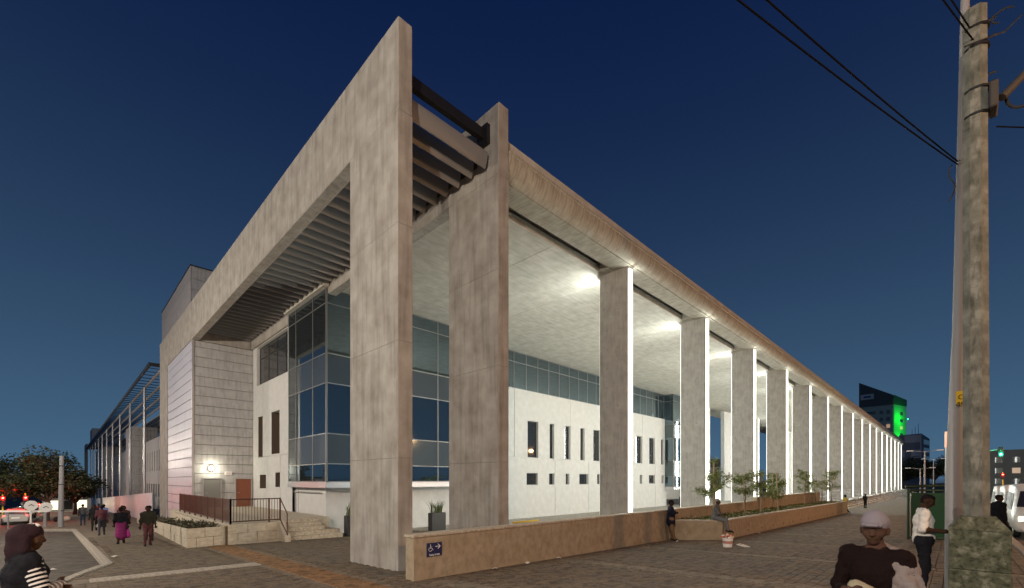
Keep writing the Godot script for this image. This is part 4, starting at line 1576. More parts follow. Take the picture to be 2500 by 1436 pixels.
# ---- figures: tapered bones joined by a smooth minimum and meshed as surface nets ----
func flesh(out: B, bones: Array, cell: float, k: float, fold := 0.0, skin := Color.BLACK) -> void:
	var lo := Vector3.INF
	var hi := -Vector3.INF
	for q in bones:
		var r := maxf(q[2], q[3]) + cell * 3
		for p in [q[0], q[1]]:
			lo = lo.min(p - Vector3(r, r, r))
			hi = hi.max(p + Vector3(r, r, r))
	var n := Vector3i(((hi - lo) / cell).ceil()) + Vector3i.ONE
	var sy := n.x
	var sz := n.x * n.y
	var total := n.x * n.y * n.z
	var sum := PackedFloat32Array()
	sum.resize(total)
	var best := PackedFloat32Array()
	best.resize(total)
	best.fill(99.0)
	var who := PackedByteArray()
	who.resize(total)
	for bi in bones.size():
		var a: Vector3 = bones[bi][0]
		var c: Vector3 = bones[bi][1]
		var ra: float = bones[bi][2]
		var rb: float = bones[bi][3]
		var m := maxf(ra, rb) + cell * 2.2 + k * 1.5
		var p0 := Vector3i(((a.min(c) - lo - Vector3(m, m, m)) / cell).floor()).clamp(Vector3i.ZERO, n - Vector3i.ONE)
		var p1 := Vector3i(((a.max(c) - lo + Vector3(m, m, m)) / cell).ceil()).clamp(Vector3i.ZERO, n - Vector3i.ONE)
		var ab := c - a
		var l2 := maxf(ab.length_squared(), 1e-9)
		for z in range(p0.z, p1.z + 1):
			for y in range(p0.y, p1.y + 1):
				var i := z * sz + y * sy + p0.x
				var p := lo + Vector3(p0.x, y, z) * cell
				for x in range(p0.x, p1.x + 1):
					var t := clampf((p - a).dot(ab) / l2, 0.0, 1.0)
					var d := (p - a - ab * t).length() - (ra + (rb - ra) * t)
					if d < m:
						sum[i] += exp(-d / k)
						if d < best[i]:
							best[i] = d
							who[i] = bi
					i += 1
					p.x += cell
	var at_cell := {}
	var verts := PackedVector3Array()
	var cols := PackedColorArray()
	var corner := [0, 1, sy, sy + 1, sz, sz + 1, sz + sy, sz + sy + 1]
	var edges := [[0, 1], [2, 3], [4, 5], [6, 7], [0, 2], [1, 3], [4, 6], [5, 7], [0, 4], [1, 5], [2, 6], [3, 7]]
	for z in n.z - 1:
		for y in n.y - 1:
			var i := z * sz + y * sy - 1
			for x in n.x - 1:
				i += 1
				if sum[i] == 0.0:
					continue
				var inside := 0
				for q in 8:
					if sum[i + corner[q]] > 1.0:
						inside += 1
				if inside == 0 or inside == 8:
					continue
				var f := []
				for q in 8:
					var s := sum[i + corner[q]]
					f.append(-k * log(s) if s > 0.0 else m_far(cell))
				var acc := Vector3.ZERO
				var cnt := 0
				for e in edges:
					var fa: float = f[e[0]]
					var fb: float = f[e[1]]
					if (fa < 0) != (fb < 0):
						var t := fa / (fa - fb)
						var pa := Vector3(e[0] & 1, (e[0] >> 1) & 1, e[0] >> 2)
						var pb := Vector3(e[1] & 1, (e[1] >> 1) & 1, e[1] >> 2)
						acc += pa.lerp(pb, t)
						cnt += 1
				at_cell[i] = verts.size()
				verts.append(lo + (Vector3(x, y, z) + acc / cnt) * cell)
				var w := 0
				for q in 8:
					if best[i + corner[q]] < best[i + corner[w]]:
						w = q
				cols.append(bones[who[i + corner[w]]][4])
	var tris := PackedInt32Array()
	for i in at_cell:
		var s0 := sum[i] > 1.0
		for ax in [[1, sy, sz], [sy, sz, 1], [sz, 1, sy]]:
			var s1 := sum[i + ax[0]] > 1.0
			if s0 == s1:
				continue
			var q := [i, i - ax[1], i - ax[1] - ax[2], i - ax[2]]
			if not (at_cell.has(q[1]) and at_cell.has(q[2]) and at_cell.has(q[3])):
				continue
			var v := q.map(func(j): return at_cell[j])
			if s0:
				tris.append_array([v[0], v[1], v[2], v[0], v[2], v[3]])
			else:
				tris.append_array([v[0], v[2], v[1], v[0], v[3], v[2]])
	var nor := PackedVector3Array()
	nor.resize(verts.size())
	for i in range(0, tris.size(), 3):
		var a := verts[tris[i]]
		var w := (verts[tris[i + 1]] - a).cross(verts[tris[i + 2]] - a)
		for j in 3:
			nor[tris[i + j]] += w
	if fold > 0.0:  # creases in the clothing
		var nz := FastNoiseLite.new()
		nz.seed = 8
		nz.frequency = 1.0
		nz.fractal_octaves = 2
		for i in verts.size():
			if cols[i] != skin:
				var p := verts[i]
				verts[i] = p + nor[i].normalized() * fold * nz.get_noise_3d(p.x * 9.0 + p.y * 5.0, p.y * 6.0 - p.x * 3.0, p.z * 9.0)
		nor.fill(Vector3.ZERO)
		for i in range(0, tris.size(), 3):
			var a := verts[tris[i]]
			var w := (verts[tris[i + 1]] - a).cross(verts[tris[i + 2]] - a)
			for j in 3:
				nor[tris[i + j]] += w
	for i in range(0, tris.size(), 3):
		for j in [0, 2, 1]:
			var t := tris[i + j]
			out.st.set_color(cols[t])
			out.st.set_normal(nor[t].normalized())
			out.st.add_vertex(verts[t])


func m_far(cell: float) -> float:
	return cell * 2.0


# a person of height h facing -z. look: colours; pose: joints that leave the standing pose, in fractions of h
func person(label: String, pos: Vector3, face: Vector2, h: float, look: Dictionary, pose: Dictionary, cell: float, group := "") -> Node3D:
	var dir := Vector3(face.x, 0, -face.y).normalized()
	var t := thing("person", label, "person", pos, atan2(-dir.x, -dir.z), group)
	var J := {
		"pelvis": Vector3(0, 0.535, 0), "waist": Vector3(0, 0.61, 0), "chest": Vector3(0, 0.73, 0.0), "neck": Vector3(0, 0.845, 0.005), "head": Vector3(0, 0.925, -0.012),
		"sl": Vector3(-0.108, 0.805, 0), "sr": Vector3(0.108, 0.805, 0), "el": Vector3(-0.14, 0.635, 0.015), "er": Vector3(0.14, 0.635, 0.015), "wl": Vector3(-0.145, 0.49, -0.03), "wr": Vector3(0.145, 0.49, -0.03),
		"hl": Vector3(-0.05, 0.52, 0), "hr": Vector3(0.05, 0.52, 0), "kl": Vector3(-0.055, 0.285, -0.012), "kr": Vector3(0.055, 0.285, -0.012), "al": Vector3(-0.06, 0.045, 0.01), "ar": Vector3(0.06, 0.045, 0.01),
	}
	for key in pose:
		if J.has(key):
			J[key] = pose[key]
	for key in J:
		J[key] *= h
	var skin: Color = look.skin
	var top: Color = look.top
	var bot: Color = look.bottom
	var shoe: Color = look.get("shoe", Color(0.02, 0.02, 0.02))
	var low: Color = top if look.get("long_sleeve", true) else skin
	var w: float = look.get("bulk", 1.0) * h / 1.72
	var bones := [
		[J.pelvis + Vector3(-0.05 * w, 0, 0), J.pelvis + Vector3(0.05 * w, 0, 0), 0.115 * w, 0.115 * w, bot],
		[J.pelvis + Vector3(0, 0.04, 0), J.waist, 0.13 * w, 0.125 * w, top],
		[J.waist + Vector3(-0.04 * w, 0, 0), J.chest + Vector3(-0.055 * w, 0, 0), 0.1 * w, 0.115 * w, top],
		[J.waist + Vector3(0.04 * w, 0, 0), J.chest + Vector3(0.055 * w, 0, 0), 0.1 * w, 0.115 * w, top],
		[J.chest, J.neck - Vector3(0, 0.035 * h, 0), 0.125 * w, 0.075 * w, top],
		[J.sl, J.sr, 0.062 * w, 0.062 * w, top],
		[J.neck - Vector3(0, 0.02 * h, 0), J.head, 0.05, 0.05, skin],
	]
	for s in ["l", "r"]:
		var sx := -1.0 if s == "l" else 1.0
		bones.append([J["s" + s], J["e" + s], 0.057 * w, 0.045 * w, top])
		if not look.get("long_sleeve", true):
			bones.append([J["s" + s].lerp(J["e" + s], 0.75), J["e" + s], 0.043 * w, 0.04 * w, skin])
		bones.append([J["e" + s], J["w" + s], 0.042 * w, 0.028 * w, low])
		if look.has("skirt"):
			pass
		bones.append([J["h" + s], J["k" + s], 0.085 * w, 0.058 * w, bot])
		bones.append([J["k" + s], J["a" + s], 0.056 * w, 0.042 * w, bot if not look.has("skirt") else skin])
		var toe: Vector3 = J["a" + s] + Vector3(sx * 0.02, -0.035 * h / 1.72 - 0.02, -0.16)
		if pose.has("toe" + s):
			toe = pose["toe" + s] * h
		bones.append([J["a" + s] + Vector3(0, -0.035, 0.03), toe, 0.042, 0.034, shoe])
	if look.has("skirt"):
		bones.append([J.pelvis, Vector3(J.pelvis.x, look.skirt * h, J.pelvis.z), 0.14 * w, 0.2 * w, bot])
	if look.has("coat"):
		bones.append([J.waist, Vector3(J.pelvis.x, look.coat * h, J.pelvis.z), 0.14 * w, 0.17 * w, top])
	var b := B.new()
	flesh(b, bones, cell, 0.022, 0.017, skin)
	# head with a face
	var hc: Vector3 = J.head
	var turn := Basis(Vector3.UP, look.get("head_turn", 0.0)) * Basis(Vector3.RIGHT, look.get("head_tilt", 0.0))
	var q := func(x: float, y: float, z: float) -> Vector3: return hc + turn * Vector3(x, y, z)
	var hb := [
		[q.call(0, 0.03, 0.018), q.call(0, 0.035, -0.015), 0.088, 0.082, skin], [q.call(0, -0.02, -0.02), q.call(0, -0.075, -0.045), 0.07, 0.042, skin],
		[q.call(-0.03, -0.02, -0.05), q.call(0.03, -0.02, -0.05), 0.042, 0.042, skin], [q.call(0, -0.08, 0.02), q.call(0, -0.13, 0.02), 0.052, 0.055, skin],
		[q.call(0, 0.012, -0.092), q.call(0, -0.026, -0.108), 0.01, 0.017, skin], [q.call(-0.02, -0.058, -0.084), q.call(0.02, -0.058, -0.084), 0.011, 0.011, skin * 0.8],
		[q.call(-0.045, 0.022, -0.08), q.call(-0.015, 0.024, -0.09), 0.012, 0.012, skin], [q.call(0.045, 0.022, -0.08), q.call(0.015, 0.024, -0.09), 0.012, 0.012, skin],
		[q.call(-0.082, 0.008, 0.01), q.call(-0.084, -0.022, 0.004), 0.018, 0.012, skin], [q.call(0.082, 0.008, 0.01), q.call(0.084, -0.022, 0.004), 0.018, 0.012, skin],
	]
	var fine := clampf(cell * 0.45, 0.006, 0.013)
	flesh(b, hb, fine, 0.008)
	for sx in [-1.0, 1.0]:
		b.st.set_color(Color(0.6, 0.58, 0.55))
		b.ball(q.call(sx * 0.03, 0.008, -0.081), Vector3(0.013, 0.009, 0.012), 5, 8)
		b.st.set_color(Color(0.02, 0.015, 0.01))
		b.ball(q.call(sx * 0.03, 0.008, -0.091), Vector3(0.006, 0.006, 0.004), 4, 6)
	# hands: palm, four curled fingers, thumb from the side of the palm
	for s in ["l", "r"]:
		var sx := -1.0 if s == "l" else 1.0
		var wr: Vector3 = J["w" + s]
		var fw: Vector3 = (wr - J["e" + s]).normalized()
		if pose.has("hand" + s):
			fw = pose["hand" + s].normalized()
		var side := fw.cross(Vector3(0, 0, 1)).normalized() if absf(fw.z) < 0.8 else fw.cross(Vector3.UP).normalized()
		var curl := fw.cross(side).normalized() * (1.0 if fw.cross(side).z < 0 or absf(fw.z) > 0.8 else -1.0)
		if absf(fw.z) > 0.8:
			curl = Vector3.DOWN
		var hand := [[wr - fw * 0.02, wr + fw * 0.07, 0.026, 0.03, skin], [wr + fw * 0.03 - side * 0.02, wr + fw * 0.085 - side * 0.026, 0.018, 0.016, skin], [wr + fw * 0.03 + side * 0.02, wr + fw * 0.085 + side * 0.026, 0.018, 0.016, skin]]
		var lens := [0.062, 0.074, 0.07, 0.054]
		for i in 4:
			var k0 := wr + fw * 0.09 + side * (-0.03 + 0.02 * i)
			var k1: Vector3 = k0 + fw * lens[i] * 0.5 + curl * 0.012
			var k2: Vector3 = k1 + fw * lens[i] * 0.32 + curl * 0.03
			hand.append([k0, k1, 0.0095, 0.009, skin])
			hand.append([k1, k2, 0.009, 0.0075, skin])
		var th0 := wr + fw * 0.025 - side * 0.028 * sx
		hand.append([th0, th0 + fw * 0.035 - side * 0.028 * sx + curl * 0.01, 0.013, 0.011, skin])
		hand.append([th0 + fw * 0.035 - side * 0.028 * sx + curl * 0.01, th0 + fw * 0.065 - side * 0.03 * sx + curl * 0.02, 0.011, 0.009, skin])
		flesh(b, hand, clampf(cell * 0.4, 0.005, 0.009), 0.004)
	obj("body", b, M.body_paint, t, false)
	# hair or headwear
	var hat: String = look.get("hat", "hair")
	var hat_b := B.new()
	hat_b.st.set_color(look.get("hat_color", Color(0.012, 0.01, 0.009)))
	var hatc: Color = look.get("hat_color", Color(0.012, 0.01, 0.009))
	var hbones := []
	if hat == "hair":
		hbones = [[q.call(0, 0.055, 0.03), q.call(0, 0.06, -0.02), 0.084, 0.074, hatc], [q.call(0, 0.0, 0.05), q.call(0, 0.03, 0.04), 0.062, 0.07, hatc]]
	elif hat == "beanie":
		hbones = [[q.call(0, 0.06, 0.02), q.call(0, 0.062, -0.02), 0.089, 0.082, hatc], [q.call(0, 0.075, 0.0), q.call(0, 0.1, 0.005), 0.078, 0.055, hatc], [q.call(0, 0.02, 0.045), q.call(0, 0.03, 0.04), 0.066, 0.07, hatc]]
	elif hat == "cap":
		hbones = [[q.call(0, 0.06, 0.02), q.call(0, 0.062, -0.015), 0.096, 0.09, hatc], [q.call(0, 0.085, 0.0), q.call(0, 0.1, 0.0), 0.085, 0.07, hatc], [q.call(0, 0.02, 0.05), q.call(0, 0.04, 0.05), 0.07, 0.07, hatc], [q.call(-0.05, 0.05, -0.11), q.call(0.05, 0.05, -0.11), 0.016, 0.016, hatc], [q.call(-0.03, 0.052, -0.145), q.call(0.03, 0.052, -0.145), 0.013, 0.013, hatc]]
	elif hat == "scarf":
		hbones = [[q.call(0, 0.05, 0.03), q.call(0, 0.055, -0.02), 0.097, 0.088, hatc], [q.call(0, 0.03, 0.06), q.call(0, -0.12, 0.07), 0.085, 0.075, hatc], [q.call(0, -0.1, 0.075), q.call(0, -0.22, 0.08), 0.075, 0.05, hatc], [q.call(-0.075, 0.02, 0.01), q.call(-0.07, -0.1, 0.02), 0.04, 0.045, hatc], [q.call(0.075, 0.02, 0.01), q.call(0.07, -0.1, 0.02), 0.04, 0.045, hatc]]
	flesh(hat_b, hbones, fine, 0.01)
	obj("hair" if hat == "hair" else "headwear", hat_b, M.body_paint, t, false)
	return t


# raised bands of cloth across a limb
func stripes(parent: Node, a: Vector3, c: Vector3, r0: float, r1: float, n: int, m: Material, called := "stripe") -> void:
	for i in n:
		var t0 := (i + 0.15) / n
		var t1 := (i + 0.6) / n
		var b := B.new()
		b.tube([a.lerp(c, t0), a.lerp(c, (t0 + t1) / 2), a.lerp(c, t1)], [lerpf(r0, r1, t0), lerpf(r0, r1, t0) + 0.004, lerpf(r0, r1, t1)], 16)
		obj(called, b, m, parent, false)


func people() -> void:
	var right := Vector2(0.7046, -0.7096)
	var away := Vector2(0.7096, 0.7046)
	var dark := Color(0.045, 0.026, 0.018)
	var brown := Color(0.085, 0.05, 0.032)
	mk("cloth_white", lin(0.62, 0.6, 0.58), 0.85)
	# woman in black with striped sleeves at the kerb
	var h := 1.72
	var w := person("person in black wrap with striped sleeves and dark headscarf, arms folded", at(-0.25, 6.35, G(-0.25, 6.35)), Vector2(1.0, 0.25), h,
		{"skin": brown, "top": Color(0.014, 0.012, 0.018), "bottom": Color(0.014, 0.012, 0.016), "hat": "scarf", "hat_color": Color(0.03, 0.018, 0.02), "skirt": 0.1, "bulk": 1.2, "head_turn": -0.25},
		{"el": Vector3(-0.15, 0.63, -0.02), "er": Vector3(0.155, 0.64, -0.03), "wl": Vector3(0.02, 0.625, -0.13), "wr": Vector3(-0.01, 0.645, -0.15), "handl": Vector3(1, 0.05, -0.15), "handr": Vector3(-1, 0.1, -0.1)}, 0.013)
	stripes(w, Vector3(0.108, 0.815, 0) * h, Vector3(0.155, 0.655, -0.03) * h, 0.075, 0.064, 7, M.cloth_white)
	stripes(w, Vector3(0.15, 0.64, -0.03) * h, Vector3(0.02, 0.645, -0.15) * h, 0.06, 0.045, 5, M.cloth_white)
	for i in 7:
		var b := B.new()
		var y := (0.2 + i * 0.052) * h
		b.cham(Transform3D(Basis(Vector3.UP, 0.5), Vector3(0.12, y, -0.2)), Vector3(0.06, 0.016, 0.012), 0.004)
		obj("stripe", b, M.cloth_white, w, false)
	for i in 4:
		var b := B.new()
		var a := -0.7 + i * 0.45
		b.tube([Vector3(sin(a - 0.1) * 0.1, 0.955 * h + 0.085, -cos(a) * 0.06 - 0.02), Vector3(sin(a + 0.12) * 0.1, 0.955 * h + 0.07, -cos(a) * 0.075 - 0.02)], [0.011, 0.011], 6)
		obj("headband_check", b, M.cloth_white, w, false)
	# woman in grey cap at the pole
	w = person("person in grey cap and dark top with pale shawl beside the concrete pole", at(4.75, 0.47, G(4.75, 0.47)), Vector2(-1.0, 0.35), 1.78,
		{"skin": Color(0.06, 0.035, 0.024), "top": Color(0.008, 0.007, 0.007), "bottom": Color(0.006, 0.006, 0.007), "hat": "cap", "hat_color": Color(0.17, 0.155, 0.18), "skirt": 0.12, "bulk": 1.0, "head_turn": 0.3},
		{"el": Vector3(-0.16, 0.63, -0.03), "er": Vector3(0.15, 0.64, -0.02), "wl": Vector3(-0.03, 0.63, -0.15), "wr": Vector3(0.04, 0.66, -0.16), "handl": Vector3(1, 0.2, -0.1), "handr": Vector3(-1, 0.1, -0.1)}, 0.013)
	var b := B.new()
	flesh(b, [[Vector3(-0.17, 1.42, 0.02), Vector3(-0.02, 1.48, 0.07), 0.065, 0.06, Color(0.17, 0.145, 0.14)], [Vector3(-0.19, 1.4, 0.0), Vector3(-0.25, 1.12, -0.06), 0.07, 0.065, Color(0.17, 0.145, 0.14)], [Vector3(0.17, 1.42, 0.02), Vector3(0.02, 1.48, 0.07), 0.065, 0.06, Color(0.17, 0.145, 0.14)], [Vector3(-0.24, 1.2, -0.02), Vector3(-0.2, 0.85, -0.02), 0.09, 0.1, Color(0.16, 0.14, 0.135)]], 0.014, 0.03, 0.03)
	obj("shawl", b, M.body_paint, w, false)
	b = B.new()
	flesh(b, [[Vector3(0.02, 1.2, -0.25), Vector3(-0.08, 1.17, -0.24), 0.06, 0.05, Color(0.25, 0.22, 0.16)]], 0.01, 0.02)
	tag(b_obj("paper_parcel", b, M.body_paint, at(4.75, 0.47, G(4.75, 0.47)), w.rotation.y), "small crumpled tan parcel held by the person in grey cap", "parcel")
	# man in white t-shirt
	w = person("person in white t-shirt and dark trousers with forearm held out beside the pole", at(11.75, 0.45, G(11.75, 0.45)), Vector2(0.15, -1.0), 1.95,
		{"skin": dark, "top": Color(0.62, 0.6, 0.57), "bottom": Color(0.012, 0.013, 0.018), "long_sleeve": false, "bulk": 1.05, "head_tilt": -0.35},
		{"er": Vector3(0.135, 0.65, 0.02), "wr": Vector3(0.11, 0.635, -0.14), "el": Vector3(-0.135, 0.645, 0.01), "wl": Vector3(-0.08, 0.63, -0.14), "handr": Vector3(-0.2, 0.05, -1), "handl": Vector3(0.2, 0.05, -1), "head": Vector3(0, 0.92, -0.03)}, 0.017)
	# man leaning on the low wall
	person("person in navy jacket and tan trousers leaning on the low wall, arms crossed", at(18.7, 8.82, G(18.7, 8.82)), right * 0.9 + Vector2(0.3, -0.5), 1.75,
		{"skin": dark, "top": Color(0.012, 0.014, 0.025), "bottom": Color(0.16, 0.105, 0.06), "bulk": 1.1, "coat": 0.46, "hat": "beanie", "hat_color": Color(0.014, 0.012, 0.012)},
		{"el": Vector3(-0.15, 0.66, -0.03), "er": Vector3(0.15, 0.66, -0.04), "wl": Vector3(0.05, 0.69, -0.13), "wr": Vector3(-0.05, 0.7, -0.14), "handl": Vector3(1, 0.1, 0.1), "handr": Vector3(-1, 0.1, 0.1), "al": Vector3(-0.06, 0.045, -0.04), "ar": Vector3(0.06, 0.045, -0.08)}, 0.02)
	# man seated on the planter corner
	var sy := G(20.0, 7.0)
	person("person in grey patterned jacket and grey beanie sitting on the planter corner", at(20.25, 7.52, sy), right * 0.9 - away * 0.55, 1.74,
		{"skin": Color(0.07, 0.045, 0.035), "top": Color(0.1, 0.1, 0.1), "bottom": Color(0.13, 0.14, 0.15), "bulk": 1.12, "hat": "beanie", "hat_color": Color(0.22, 0.23, 0.22), "head_turn": 0.1},
		{"pelvis": Vector3(0, 0.545, 0), "waist": Vector3(0, 0.625, -0.02), "chest": Vector3(0, 0.745, -0.03), "neck": Vector3(0, 0.86, -0.045), "head": Vector3(0, 0.94, -0.06), "sl": Vector3(-0.11, 0.82, -0.03), "sr": Vector3(0.11, 0.82, -0.03),
		"hl": Vector3(-0.05, 0.54, 0), "hr": Vector3(0.05, 0.54, 0), "kl": Vector3(-0.09, 0.5, -0.25), "kr": Vector3(0.1, 0.49, -0.26), "al": Vector3(-0.09, 0.24, -0.27), "ar": Vector3(0.12, 0.25, -0.32), "toel": Vector3(-0.1, 0.21, -0.37), "toer": Vector3(0.14, 0.215, -0.42),
		"el": Vector3(-0.15, 0.66, -0.09), "er": Vector3(0.15, 0.66, -0.1), "wl": Vector3(0.0, 0.62, -0.19), "wr": Vector3(0.03, 0.64, -0.2), "handl": Vector3(1, 0, -0.2), "handr": Vector3(-1, 0, -0.2)}, 0.02)
	person("person in yellow shirt leaning at the end of the planter", at(52.6, 7.5, G(52.6, 7.5)), right, 1.66,
		{"skin": dark, "top": Color(0.42, 0.3, 0.04), "bottom": Color(0.03, 0.025, 0.025), "long_sleeve": false}, {"wl": Vector3(-0.05, 0.72, -0.12), "wr": Vector3(0.05, 0.74, -0.12), "al": Vector3(-0.06, 0.045, -0.1), "ar": Vector3(0.06, 0.045, -0.16)}, 0.03)
	person("person in black standing in front of the pale steps", at(65.0, 7.4, G(65.0, 7.4)), -away, 1.62,
		{"skin": dark, "top": Color(0.012, 0.012, 0.014), "bottom": Color(0.012, 0.012, 0.014)}, {"wl": Vector3(-0.03, 0.7, -0.1), "wr": Vector3(0.03, 0.72, -0.1)}, 0.03)
	person("person in black jacket standing at the kerb next to the minibus", at(24.0, -1.1, G(24.0, -1.1)), -away * 0.3 + right, 1.85,
		{"skin": dark, "top": Color(0.01, 0.01, 0.013), "bottom": Color(0.01, 0.01, 0.012), "bulk": 1.3, "coat": 0.35}, {}, 0.022)
	# walkers on the side pavement
	var walkers := [
		[2.6, 24.6, 1.72, "dark olive coat and pink bag", Color(0.03, 0.03, 0.02), Color(0.1, 0.04, 0.045)], [3.0, 27.8, 1.7, "charcoal jumper and pale wrist band", Color(0.035, 0.03, 0.032), Color(0.03, 0.03, 0.035)],
		[1.9, 27.0, 1.66, "black top and magenta skirt", Color(0.015, 0.013, 0.016), Color(0.2, 0.03, 0.12)], [2.3, 31.0, 1.68, "brown jacket and dark trousers", Color(0.06, 0.035, 0.03), Color(0.025, 0.022, 0.025)],
		[1.6, 34.5, 1.7, "maroon shirt and grey trousers", Color(0.09, 0.035, 0.04), Color(0.05, 0.05, 0.055)], [2.6, 36.0, 1.65, "dark violet top and black trousers", Color(0.05, 0.035, 0.07), Color(0.015, 0.015, 0.018)],
		[1.5, 40.0, 1.72, "black jacket and white bag", Color(0.018, 0.018, 0.02), Color(0.02, 0.02, 0.022)], [2.2, 45.0, 1.7, "light blue shirt and dark trousers", Color(0.16, 0.2, 0.42), Color(0.02, 0.02, 0.025)],
		[1.2, 50.0, 1.7, "grey hoodie and jeans", Color(0.08, 0.08, 0.085), Color(0.03, 0.04, 0.07)], [2.4, 56.0, 1.7, "dark red top and black skirt", Color(0.12, 0.02, 0.02), Color(0.015, 0.015, 0.015)]]
	var i := 0
	for q in walkers:
		var st := 0.1 if i % 2 else -0.1
		var f := Vector2(0.05, 1) if i % 3 else Vector2(0, -1)
		var look := {"skin": dark, "top": q[4], "bottom": q[5], "bulk": 1.05}
		if "skirt" in q[3]:
			look["skirt"] = 0.22
		person("person in %s walking on the side-street pavement" % q[3], at(q[0], q[1], G(q[0], q[1])), f, q[2], look,
			{"kl": Vector3(-0.055, 0.29, -0.03 - st * 0.5), "kr": Vector3(0.055, 0.29, -0.03 + st * 0.5), "al": Vector3(-0.06, 0.05, 0.03 - st), "ar": Vector3(0.06, 0.05, 0.03 + st), "wl": Vector3(-0.14, 0.5, -0.03 + st * 0.7), "wr": Vector3(0.14, 0.5, -0.03 - st * 0.7)}, 0.026 if q[1] < 32 else 0.034, "people walking on the side pavement")
		i += 1
	for g in [[1.9 + 0.22, 27.1, 0.55, Color(0.5, 0.05, 0.3), "bright pink carrier bag held by a walker"], [1.5 + 0.2, 40.1, 0.5, Color(0.6, 0.58, 0.6), "white carrier bag held by a walker in black"]]:
		b = B.new()
		var y := G(g[0], g[1])
		flesh(b, [[Vector3(0, g[2], 0), Vector3(0, g[2] - 0.2, 0), 0.09, 0.13, g[3]]], 0.03, 0.03)
		b.st.set_color(g[3])
		b.tube([Vector3(-0.05, g[2] + 0.05, 0), Vector3(0, g[2] + 0.32, 0), Vector3(0.05, g[2] + 0.05, 0)], [0.012, 0.012, 0.012], 6)
		tag(b_obj("carrier_bag", b, M.body_paint, at(g[0], g[1], y), 0.0), g[4], "bag")


func b_obj(called: String, b: B, m: Material, pos: Vector3, turn: float) -> MeshInstance3D:
	var o := obj(called, b, m)
	o.position = pos
	o.rotation.y = turn
	return o


func details() -> void:
	utility_poles()
	right_street()
	left_street()
	far_buildings()
	fence()
	people()


